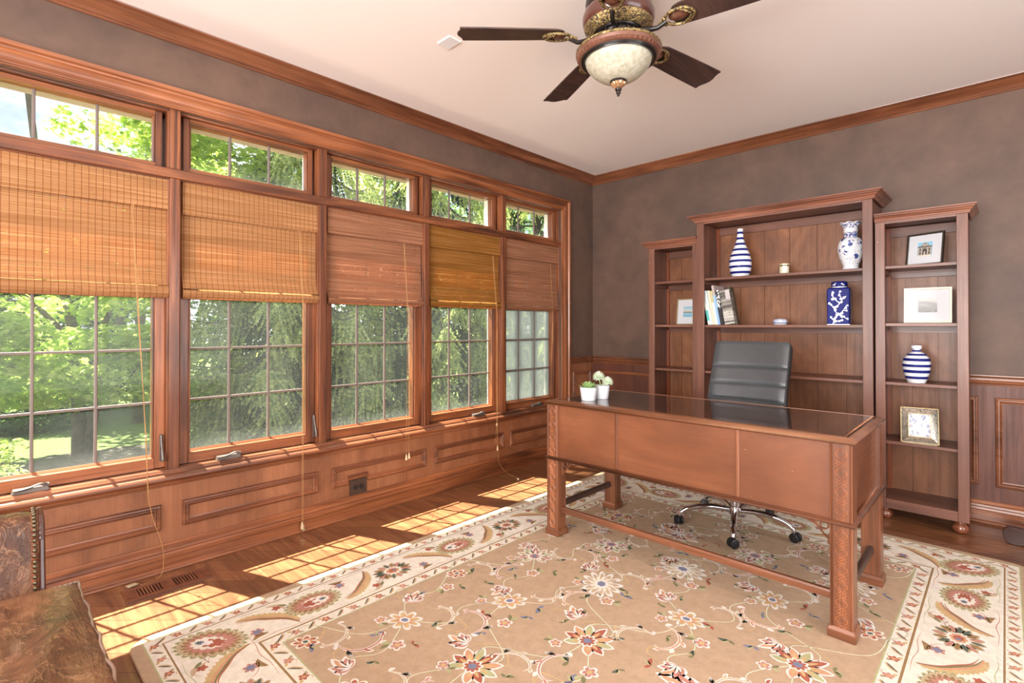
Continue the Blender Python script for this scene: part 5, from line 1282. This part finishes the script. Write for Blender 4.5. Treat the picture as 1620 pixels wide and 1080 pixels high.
# --- borders
ringband(.040, .045, 'sage', 1); ringband(.045, .092, 'cream', 1); ringband(.092, .098, 'brown', 2); ringband(.098, .340, 'cream', 1); ringband(.098, .102, 'white', 2)
ringband(.340, .348, 'brown', 2); ringband(.348, .402, 'cream', 1); ringband(.402, .408, 'sage', 2)
def side_iter(m, spacing, off=0.0):
    """points along the band centre-line at inset m: (x, y, direction angle, index)"""
    W, Hh = RX1-RX0-2*m, RY1-RY0-2*m
    for (sx, sy, a, L_) in ((RX0+m, RY0+m, 0, W), (RX1-m, RY0+m, 90, Hh), (RX1-m, RY1-m, 180, W), (RX0+m, RY1-m, 270, Hh)):
        n = max(1, round(L_/spacing)); st = L_/n; ca, sa = math.cos(R(a)), math.sin(R(a))
        for i in range(n): d = st*(i+off); yield sx+ca*d, sy+sa*d, R(a), i
for m_, sp, gs in ((.0685, .052, .66), (.375, .060, .76)):
    for x, y, a, i in side_iter(m_, sp, .5):
        t = T(x, y, a, gs)
        if i % 2: lf(t, (-.030,-.028), (.024,.026), .0085, 'gold', 2, .004); lf(t, (-.026,-.030), (.028,.022), .0045, 'slate', 3, .003); ribbon(t, [(-.034,-.020),(0,.004),(.018,.030)], .0016, 'rose', 3)
        else:
            star(t, .024, 5, .45, 'rose' if i % 4 else 'rust', 2, 1, sharp=.9); star(t, .012, 5, .4, 'salmon', 3); lf(t, (.012,-.012), (.034,-.028), .008, 'gold', 2); lf(t, (-.012,.012), (-.030,.026), .007, 'sage', 2); ribbon(t, [(-.036,.010),(-.020,.024),(0,.018),(.02,.03),(.036,.02)], .0013, 'rust', 3)
cm = .219
for x, y, a, i in side_iter(cm, .365, 0.0):
    if i == 0: palmette(x, y, .118, a+R(45)); continue
    t = T(x, y, a)
    (palmette(x, y, .108, a+(R(180) if i % 4 == 0 else 0)) if i % 2 == 0 else wheel(x, y, .100, a))
for x, y, a, i in side_iter(cm, .365, .5):
    s = 1 if i % 2 else -1; t = T(x, y, a, .93, s)
    P = [(-.10,-.105),(-.07,-.04),(-.02,.01),(.035,.055),(.095,.075)]
    ribbon(t, [(p[0]-.004,p[1]+.014) for p in P], .026, 'gold', 2, (.3,.05), .3); ribbon(t, [(p[0],p[1]+.004) for p in P], .014, 'salmon', 3, (.3,.05), .2); ribbon(t, P, .0045, 'olive', 4, (.3,.1)); ribbon(t, [(p[0],p[1]-.010) for p in P], .003, 'rust', 4)
    star(t, .028, 6, .4, 'rose', 3, 1, cx=.055, cy=-.055); star(t, .018, 6, .4, 'blue', 4, 1, cx=.055, cy=-.055); lf(t, (.02,-.09), (.09,-.105), .012, 'brown', 3, .012); ribbon(t, [(.01,-.075),(.05,-.085),(.10,-.06),(.12,-.02)], .0016, 'rose', 3)
    star(t, .020, 5, .45, 'rust', 3, 1, cx=-.07, cy=.07); lf(t, (-.10,.05), (-.04,.11), .012, 'beige', 2, .015); lf(t, (-.085,.09), (-.115,.06), .008, 'olive', 3); ribbon(t, [(-.14,.02),(-.10,.045),(-.06,.10),(-.02,.085)], .0016, 'rose', 3)
    feather(x+math.cos(a)*(-.115)-math.sin(a)*s*.02, y+math.sin(a)*(-.115)+math.cos(a)*s*.02, a+s*.9, .42, s, 'brown', 'beige')
    ribbon(t, [(-.17,-.115),(-.08,-.118),(.0,-.108),(.08,-.118),(.17,-.112)], .0015, 'rose', 2); ribbon(t, [(-.17,.112),(-.08,.118),(.0,.108),(.08,.118),(.17,.112)], .0015, 'sage', 2)
# --- field
fx0, fx1, fy0, fy1 = RX0+.408, RX1-.408, RY0+.408, RY1-.408
nx, ny = 4, 6; sx_, sy_ = (fx1-fx0)/nx, (fy1-fy0)/ny
kinds = ['daisy','acanthus','peony','feather','bigdaisy','acanthus2']
cells = []
for j in range(ny+1):
    for i in range(nx+1):
        x = fx0+sx_*(i+(.5 if j % 2 else 0)); y = fy0+sy_*j
        if x > fx1+.01: continue
        cells.append((x, y, i, j))
for (x, y, i, j) in cells:   # vines
    for s in (1, -1):
        X2, Y2 = x+s*sx_*.5, y+sy_
        if not (fx0-.02 < X2 < fx1+.02 and Y2 < fy1+.02): continue
        t = T(x, y, 0); b = .09*s*(1 if (i+j) % 2 else -1)
        ribbon(t, [(0,0),(s*sx_*.12+b,sy_*.28),(s*sx_*.32-b*.4,sy_*.58),(s*sx_*.5,sy_)], .0032, 'sage', 2, (1,1)); ribbon(t, [(0,0),(s*sx_*.12+b,sy_*.28),(s*sx_*.32-b*.4,sy_*.58),(s*sx_*.5,sy_)], .0014, 'cream', 3, (1,1))
        ribbon(t, [(s*sx_*.18+b*.6,sy_*.4),(s*sx_*.3+b,sy_*.36),(s*sx_*.36+b*.7,sy_*.24),(s*sx_*.28+b*.4,sy_*.2)], .0026, 'gold', 2, (1,.3))
    for (px_, py_) in ((sx_*.25,sy_*.12),(-sx_*.23,sy_*.42),(sx_*.05,-sy_*.40),(sx_*.36,-sy_*.12),(-sx_*.38,sy_*.05)):
        xx, yy_ = x+px_+rr.uniform(-.03,.03), y+py_+rr.uniform(-.03,.03)
        if fx0+.04 < xx < fx1-.04 and fy0+.04 < yy_ < fy1-.04: sprig(xx, yy_, rr.uniform(0,6.28), rr.uniform(.6,.95), rr.choice(['slate','olive','rust','slate','blue']))
def inside(x, y, m): return fx0+m < x < fx1-m and fy0+m < y < fy1-m
for (x, y, i, j) in cells:
    edge = not inside(x, y, .06)
    k = (i*2+j*3) % 5
    if edge:
        # half motifs tucked to the field edge
        xx = min(max(x, fx0+.055), fx1-.055); yy_ = min(max(y, fy0+.055), fy1-.055); daisy(xx, yy_, .055, rr.random(), 'cream', 'rust', 'salmon', 'slate', 7); continue
    a = rr.uniform(0, 6.28)
    if k == 0: peony(x, y, .108, a)
    elif k == 1: daisy(x, y, .122, a, 'white', 'beige', 'cream', 'blue', 12)
    elif k == 2: acanthus(x, y, a, 1.3); acanthus(x, y, a+math.pi, 1.15, -1)
    elif k == 3: daisy(x, y, .080, a, 'white', 'gold', 'salmon', 'blue', 8)
    else: peony(x, y, .104, a, 'beige', 'rose', 'white')
for j in range(ny):
    for i in range(nx):
        x = fx0+sx_*(i+(.0 if j % 2 else .5))+rr.uniform(-.02,.02); y = fy0+sy_*(j+.5 if 1 else j)+rr.uniform(-.02,.02)
        for q_, (ox, oy) in enumerate(((0,0),(sx_*.26,sy_*.18),(-sx_*.28,-sy_*.16),(sx_*.24,-sy_*.28),(-sx_*.2,sy_*.3))):
            X2, Y2 = x+ox, y+oy
            if not inside(X2, Y2, .075): continue
            if q_ == 0: feather(X2, Y2, rr.uniform(0,6.28), .85, rr.choice((1,-1)), rr.choice(('rose','salmon','rust')), 'white')
            elif q_ == 1: bud(X2, Y2, rr.uniform(0,6.28), 1.0)
            elif q_ == 2: feather(X2, Y2, rr.uniform(0,6.28), .75, rr.choice((1,-1)), 'beige', 'cream')
            elif q_ == 3: acanthus(X2, Y2, rr.uniform(0,6.28), .8)
            else: bud(X2, Y2, rr.uniform(0,6.28), .8)
rug = RG.build('area_rug', PM, recalc=False, loc=(rcx, rcy, 0))
tag(rug, 'large tan and cream floral wool rug under the desk and office chair', 'rug')

# ================================================================== GARDEN
GZ = -.55
def mk_leafmat(name, a, b, trans=.45, c=None):
    t = NT(name); g = t.n('ShaderNodeNewGeometry'); r_ = g.outputs['Random Per Island']
    stops = [(0, srgb(*a)), (1, srgb(*b))] if c is None else [(0, srgb(*a)), (.5, srgb(*b)), (1, srgb(*c))]
    col = t.ramp(r_, stops)
    d = t.n('ShaderNodeBsdfDiffuse', {'Color': col}).outputs[0]; tl = t.n('ShaderNodeBsdfTranslucent', {'Color': t.mix(1.0, col, (1.05,1.08,.72,1), 'MULTIPLY')}).outputs[0]
    return t.fin(t.n('ShaderNodeMixShader', {0: trans, 1: d, 2: tl}).outputs[0])
M_maple = mk_leafmat('maple_leaf', (140,168,80), (186,204,106), .58, (220,228,156))
M_dkleaf = mk_leafmat('dark_leaf', (70,96,58), (112,136,84), .4)
M_spr = mk_leafmat('spruce_needles_lit', (140,160,118), (196,206,150), .5, (238,238,176))  # outer needles brightened to paint in the lit fringe of the boughs
M_sprdk = mk_leafmat('spruce_inner_needles', (54,74,54), (84,104,74), .2)  # inner needles darkened to paint in the shade within the boughs
M_shr = mk_leafmat('shrub_leaf', (120,160,110), (190,214,150), .4)
M_bark = plain('tree_bark', (96,84,74), .9, bump=.5, bscale=30, var=.25)
def mk_lawn():
    t = NT('lawn'); v = t.coord(); n = t.noise(v, 30, 4, .7); n2 = t.noise(v, .5, 3)
    c = t.ramp(n, [(.3, srgb(74,92,36)), (.7, srgb(104,122,54))]); m_ = t.ramp(n, [(.3, srgb(50,42,36)), (.7, srgb(86,76,64))])
    x = t.n('ShaderNodeSeparateXYZ', {0: t.n('ShaderNodeTexCoord').outputs['Object']}).outputs['X']
    f = t.math('GREATER_THAN', t.math('ADD', x, t.math('MULTIPLY', n2, 2.5)), -7.6)
    return t.fin(t.pbsdf(t.mix(f, c, m_), .95, 0, t.bump(n, .6, .05)))
q = MB(); q.box(-60, -3.2, -30, 50, GZ-.3, GZ)
struct(q.build('ground', mk_lawn()), 'sunlit lawn with mulch near the house', 'ground')
rt = random.Random(21)
def leaf_cloud(name, mat, blobs, n, size, seed, parent=None, lobed=True, droop=.3, shell=.55):
    r_ = random.Random(seed); q = MB(); vs = q.v; tot = sum(b[3]*b[4]*b[5] for b in blobs) or 1
    lob = [(0,-.5),(.16,-.18),(.5,-.22),(.30,.05),(.42,.36),(.12,.26),(0,.58),(-.12,.26),(-.42,.36),(-.30,.05),(-.5,-.22),(-.16,-.18)] if lobed else [(0,-.5),(.22,-.1),(.16,.25),(0,.5),(-.16,.25),(-.22,-.1)]
    k = len(lob)
    for (bx, by, bz, ra, rb, rc) in blobs:
        m_ = int(n*(ra*rb*rc)/tot)
        for _ in range(m_):
            while True:
                p = V((r_.uniform(-1,1), r_.uniform(-1,1), r_.uniform(-1,1))); l_ = p.length
                if l_ < 1 and l_ > shell*r_.random(): break
            c = V((bx+p.x*ra, by+p.y*rb, bz+p.z*rc)); s = size*r_.uniform(.6,1.25)
            nz = V((r_.gauss(0,.55), r_.gauss(0,.55), 1)).normalized(); ux = nz.cross(V((r_.gauss(0,1), r_.gauss(0,1), 0.01))).normalized(); uy = nz.cross(ux)
            b0 = len(vs)
            for (a, b) in lob: w = c+ux*a*s+uy*b*s - V((0,0,droop*s*(a*a+b*b))); vs.append((w.x,w.y,w.z))
            q.f.append(tuple(range(b0, b0+k))); q.m.append(0)
    return q.build(name, mat, parent, recalc=False)
def trunk(parent, paths):
    q = MB()
    for pts, r0, r1 in paths:
        P = smoothpath(pts, 4); n = len(P); q.tube(P, [lerp(r0,r1,i/(n-1)) for i in range(n)], 9)
    q.build('trunk', M_bark, parent, smooth=60)
# maple in front of the leftmost window
t = thing('maple_tree', 'bright sunlit maple tree outside the leftmost window', 'tree', (-8.6,.92,GZ))
L0 = V((-8.6,.92,GZ))
trunk(t, [([V(p)-L0 for p in ((-8.6,.92,GZ),(-8.55,.90,.3),(-8.6,.84,1.2),(-8.7,.6,2.5),(-8.8,.4,4.4))],   .085,.03), ([V(p)-L0 for p in ((-8.55,.98,GZ),(-8.5,1.08,.2),(-8.55,1.3,1.2),(-8.8,1.9,2.8),(-9.0,2.4,4.6))], .065,.03),
          ([V(p)-L0 for p in ((-8.6,.95,-.1),(-8.3,1.2,.25),(-8.2,1.5,.7))], .03,.012), ([V(p)-L0 for p in ((-8.6,.9,.9),(-8.1,.4,1.5),(-7.7,.0,1.7))], .04,.015), ([V(p)-L0 for p in ((-8.6,1.1,1.0),(-8.0,1.3,1.7),(-7.6,1.6,1.9))], .04,.015)])
bl = []
r_ = random.Random(4)
for i in range(64):
    x = r_.uniform(-9.6,-7.2); y = r_.uniform(-.5,2.0); z = r_.uniform(.30,2.4); bl.append((x-L0.x, y-L0.y, z-L0.z, r_.uniform(.35,.6), r_.uniform(.35,.6), r_.uniform(.12,.22)))
for i in range(60):
    x = r_.uniform(-9.4,-7.6); y = r_.uniform(1.05,3.4); z = r_.uniform(2.2,6.6)
    if y < 1.35 and z > 3.9: continue
    bl.append((x-L0.x, y-L0.y, z-L0.z, r_.uniform(.35,.6), r_.uniform(.3,.55), r_.uniform(.15,.3)))
leaf_cloud('foliage', M_maple, bl, 27000, .105, 5, t)
# second thin tree
L1 = V((-11.2,2.0,GZ)); t = thing('young_maple_tree', 'slender tree standing on the lawn right of the forked trunk', 'tree', L1)
trunk(t, [([V(p)-L1 for p in ((-11.2,2.0,GZ),(-11.2,2.02,.8),(-11.3,2.1,2.5),(-11.3,2.2,5))], .10,.05), ([V(p)-L1 for p in ((-11.2,2.0,.0),(-10.9,2.5,.5),(-10.8,2.9,.9))], .03,.012)])
leaf_cloud('foliage', M_maple, [(rt.uniform(-1.2,1.2), rt.uniform(-1.0,2.4), rt.uniform(1.9,6.8), .6,.6,.3) for _ in range(30)], 4200, .14, 6, t)
# dark background trees
for nm, lab, c, blobs, n, sd, mt in (
    ('broadleaf_tree', 'shadowy grey-green tree far left behind the maple', (-13.8,.8,GZ), [(rt.uniform(-1.2,1.2), rt.uniform(-1.6,1.4), rt.uniform(.8,3.6), .8,.8,.6) for _ in range(26)], 8000, 7, M_dkleaf),
    ('broadleaf_tree', 'tall leafy tree far behind the gap between maple and spruce', (-17.0,5.6,GZ), [(rt.uniform(-1.2,1.2), rt.uniform(-2.6,2.6), rt.uniform(1.0,8.5), 1.1,1.1,.8) for _ in range(50)], 9000, 8, M_dkleaf),
    ('broadleaf_tree', 'pale leafy tree rising behind the spruce tops', (-14.5,13.5,GZ), [(rt.uniform(-1.5,1.5), rt.uniform(-3.0,3.0), rt.uniform(.5,8.0), 1.1,1.1,.8) for _ in range(44)], 8000, 9, M_shr)):
    t = thing(nm, lab, 'tree', c, 0, 'trees at the far side of the lawn'); trunk(t, [([(0,0,0),(.05,0,1.5),(0,.1,4.0)], .15,.06)]); leaf_cloud('foliage', mt, blobs, n, .20, sd, t)
# low hedge and shrubs
t = thing('hedge', 'dark hedge on the lawn behind the maple trunk', 'hedge', (-11.6,.6,GZ)); leaf_cloud('foliage', M_dkleaf, [(rt.uniform(-.3,.3), -2.5+i*.36, .45, .55,.5,.50) for i in range(10)], 7000, .09, 10, t, False); trunk(t, [([(0,-2+i,0),(0,-2+i,.5)], .04,.03) for i in range(3)])
t = thing('garden_shrub', 'small bright shrub near the sill at the far left', 'shrub', (-5.9,.10,GZ)); leaf_cloud('foliage', M_maple, [(rt.uniform(-.25,.25), rt.uniform(-.42,.12), rt.uniform(.50,.80), .18,.18,.10) for _ in range(14)], 1500, .055, 12, t, False); trunk(t, [([(0,0,0),(.02,-.05,.3),(0,-.1,.6)], .018,.01), ([(0,0,0),(-.05,.1,.3),(-.1,.05,.6)], .015,.01)])
t = thing('garden_shrub', 'green shrub below the second window beside the spruce skirt', 'shrub', (-8.8,2.7,GZ)); leaf_cloud('foliage', M_dkleaf, [(rt.uniform(-.5,.5), rt.uniform(-.6,.6), rt.uniform(.2,.9), .3,.3,.2) for _ in range(14)], 2200, .08, 13, t, False); trunk(t, [([(0,0,0),(.02,.05,.4)], .02,.01)])

# ---- spruces: whorled boughs hung with needle-covered twigs
def spruce(label, loc, H, RAD, seed, ncone=7, front=(1,0)):
    t = thing('spruce_tree', label, 'tree', loc, 0, 'spruces beyond the windows'); r_ = random.Random(seed)
    q0 = MB(); q0.tube([(0,0,0),(0,0,H*.5),(0,0,H)], [.16,.10,.02], 9)
    QA, QB = MB(), MB()
    def twig(q, p, d, L, w):
        d = d.normalized(); s = d.cross(V((r_.gauss(0,1), r_.gauss(0,1), r_.gauss(0,.3)))).normalized(); n = 7
        u = s.cross(d)
        for ax in (s, u):
            vs = [tuple(p)]; m_ = []
            for i in range(n):
                f0 = i/n; ww = w*(1-.55*f0)
                c = p+d*L*f0
                vs += [tuple(c+ax*ww+d*L*.10), tuple(c+ax*ww*.35+d*L*.14), tuple(c-ax*ww*.35+d*L*.14), tuple(c-ax*ww+d*L*.10)]
            b0 = len(q.v); q.v += vs
            tip = len(q.v); q.v.append(tuple(p+d*L*1.06))
            for i in range(n):
                a = b0+1+i*4; nxt = b0+1+(i+1)*4 if i < n-1 else None
                mid = (p+d*L*(i/n)); q.v.append(tuple(mid)); mi_ = len(q.v)-1
                q.f.append((mi_, a, a+1, a+2, a+3)); q.m.append(0)
    z = .25
    while z < H-.2:
        f = z/H; Lb = RAD*(1-f)**.42*r_.uniform(.85,1.05)+.12; nb = max(5, int(9*(1-f*.5)))
        for k in range(nb):
            A = 2*math.pi*(k+r_.random()*.6)/nb; dx_, dy_ = math.cos(A), math.sin(A)
            if dx_*front[0]+dy_*front[1] < -.25: continue
            zz = z+r_.uniform(-.12,.12); l_ = Lb*r_.uniform(.8,1.12)
            P = smoothpath([(0,0,zz+.15*l_),(dx_*l_*.35,dy_*l_*.35,zz+.10*l_),(dx_*l_*.7,dy_*l_*.7,zz-.12*l_),(dx_*l_,dy_*l_,zz-.10*l_)], 5)
            q0.tube([tuple(p) for p in P], [.022*(1-i/len(P))+.005 for i in range(len(P))], 5)
            side = V((-dy_, dx_, 0))
            steps = int(l_/.075)
            for i in range(steps):
                g = .22+.78*(i+.5)/steps; pt = P[min(len(P)-1, int(g*(len(P)-1)))]
                nx_ = P[min(len(P)-1, int(g*(len(P)-1))+1)]; fr_ = g*(len(P)-1)-int(g*(len(P)-1)); pt = pt+(nx_-pt)*fr_
                for s in (-1, 1):
                    ln_ = (.20+.36*(1-abs(g-.55)))*r_.uniform(.6,1.2)*(.6+.4*min(1,l_/1.5)); out = V((dx_,dy_,0))*r_.uniform(.25,.7)+side*s*r_.uniform(.25,.9)+V((0,0,-r_.uniform(.8,2.6)))
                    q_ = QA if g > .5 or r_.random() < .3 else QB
                    twig(q_, pt+side*s*.01, out, ln_, .034)
                    if r_.random() < .75: twig(q_, pt+out.normalized()*ln_*.45, V((dx_,dy_,0))*.35+side*s*r_.uniform(-.7,.9)+V((0,0,-.9)), ln_*.6, .028)
            twig(QA, P[-1], V((dx_,dy_,-.15)), .26, .036)
        z += .17+.12*f
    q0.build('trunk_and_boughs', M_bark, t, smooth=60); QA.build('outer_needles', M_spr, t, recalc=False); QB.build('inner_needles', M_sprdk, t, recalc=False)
    return t
spruce('pale sunlit spruce with drooping boughs outside the second window', (-8.0,3.55,GZ), 6.1, 1.6, 31, front=(.8,-.5))
spruce('dense spruce outside the middle window', (-7.4,5.65,GZ), 6.3, 1.9, 32, front=(.75,-.65))
spruce('dark spruce outside the window nearest the corner', (-7.6,8.75,GZ), 6.6, 2.0, 33, front=(.7,-.7))
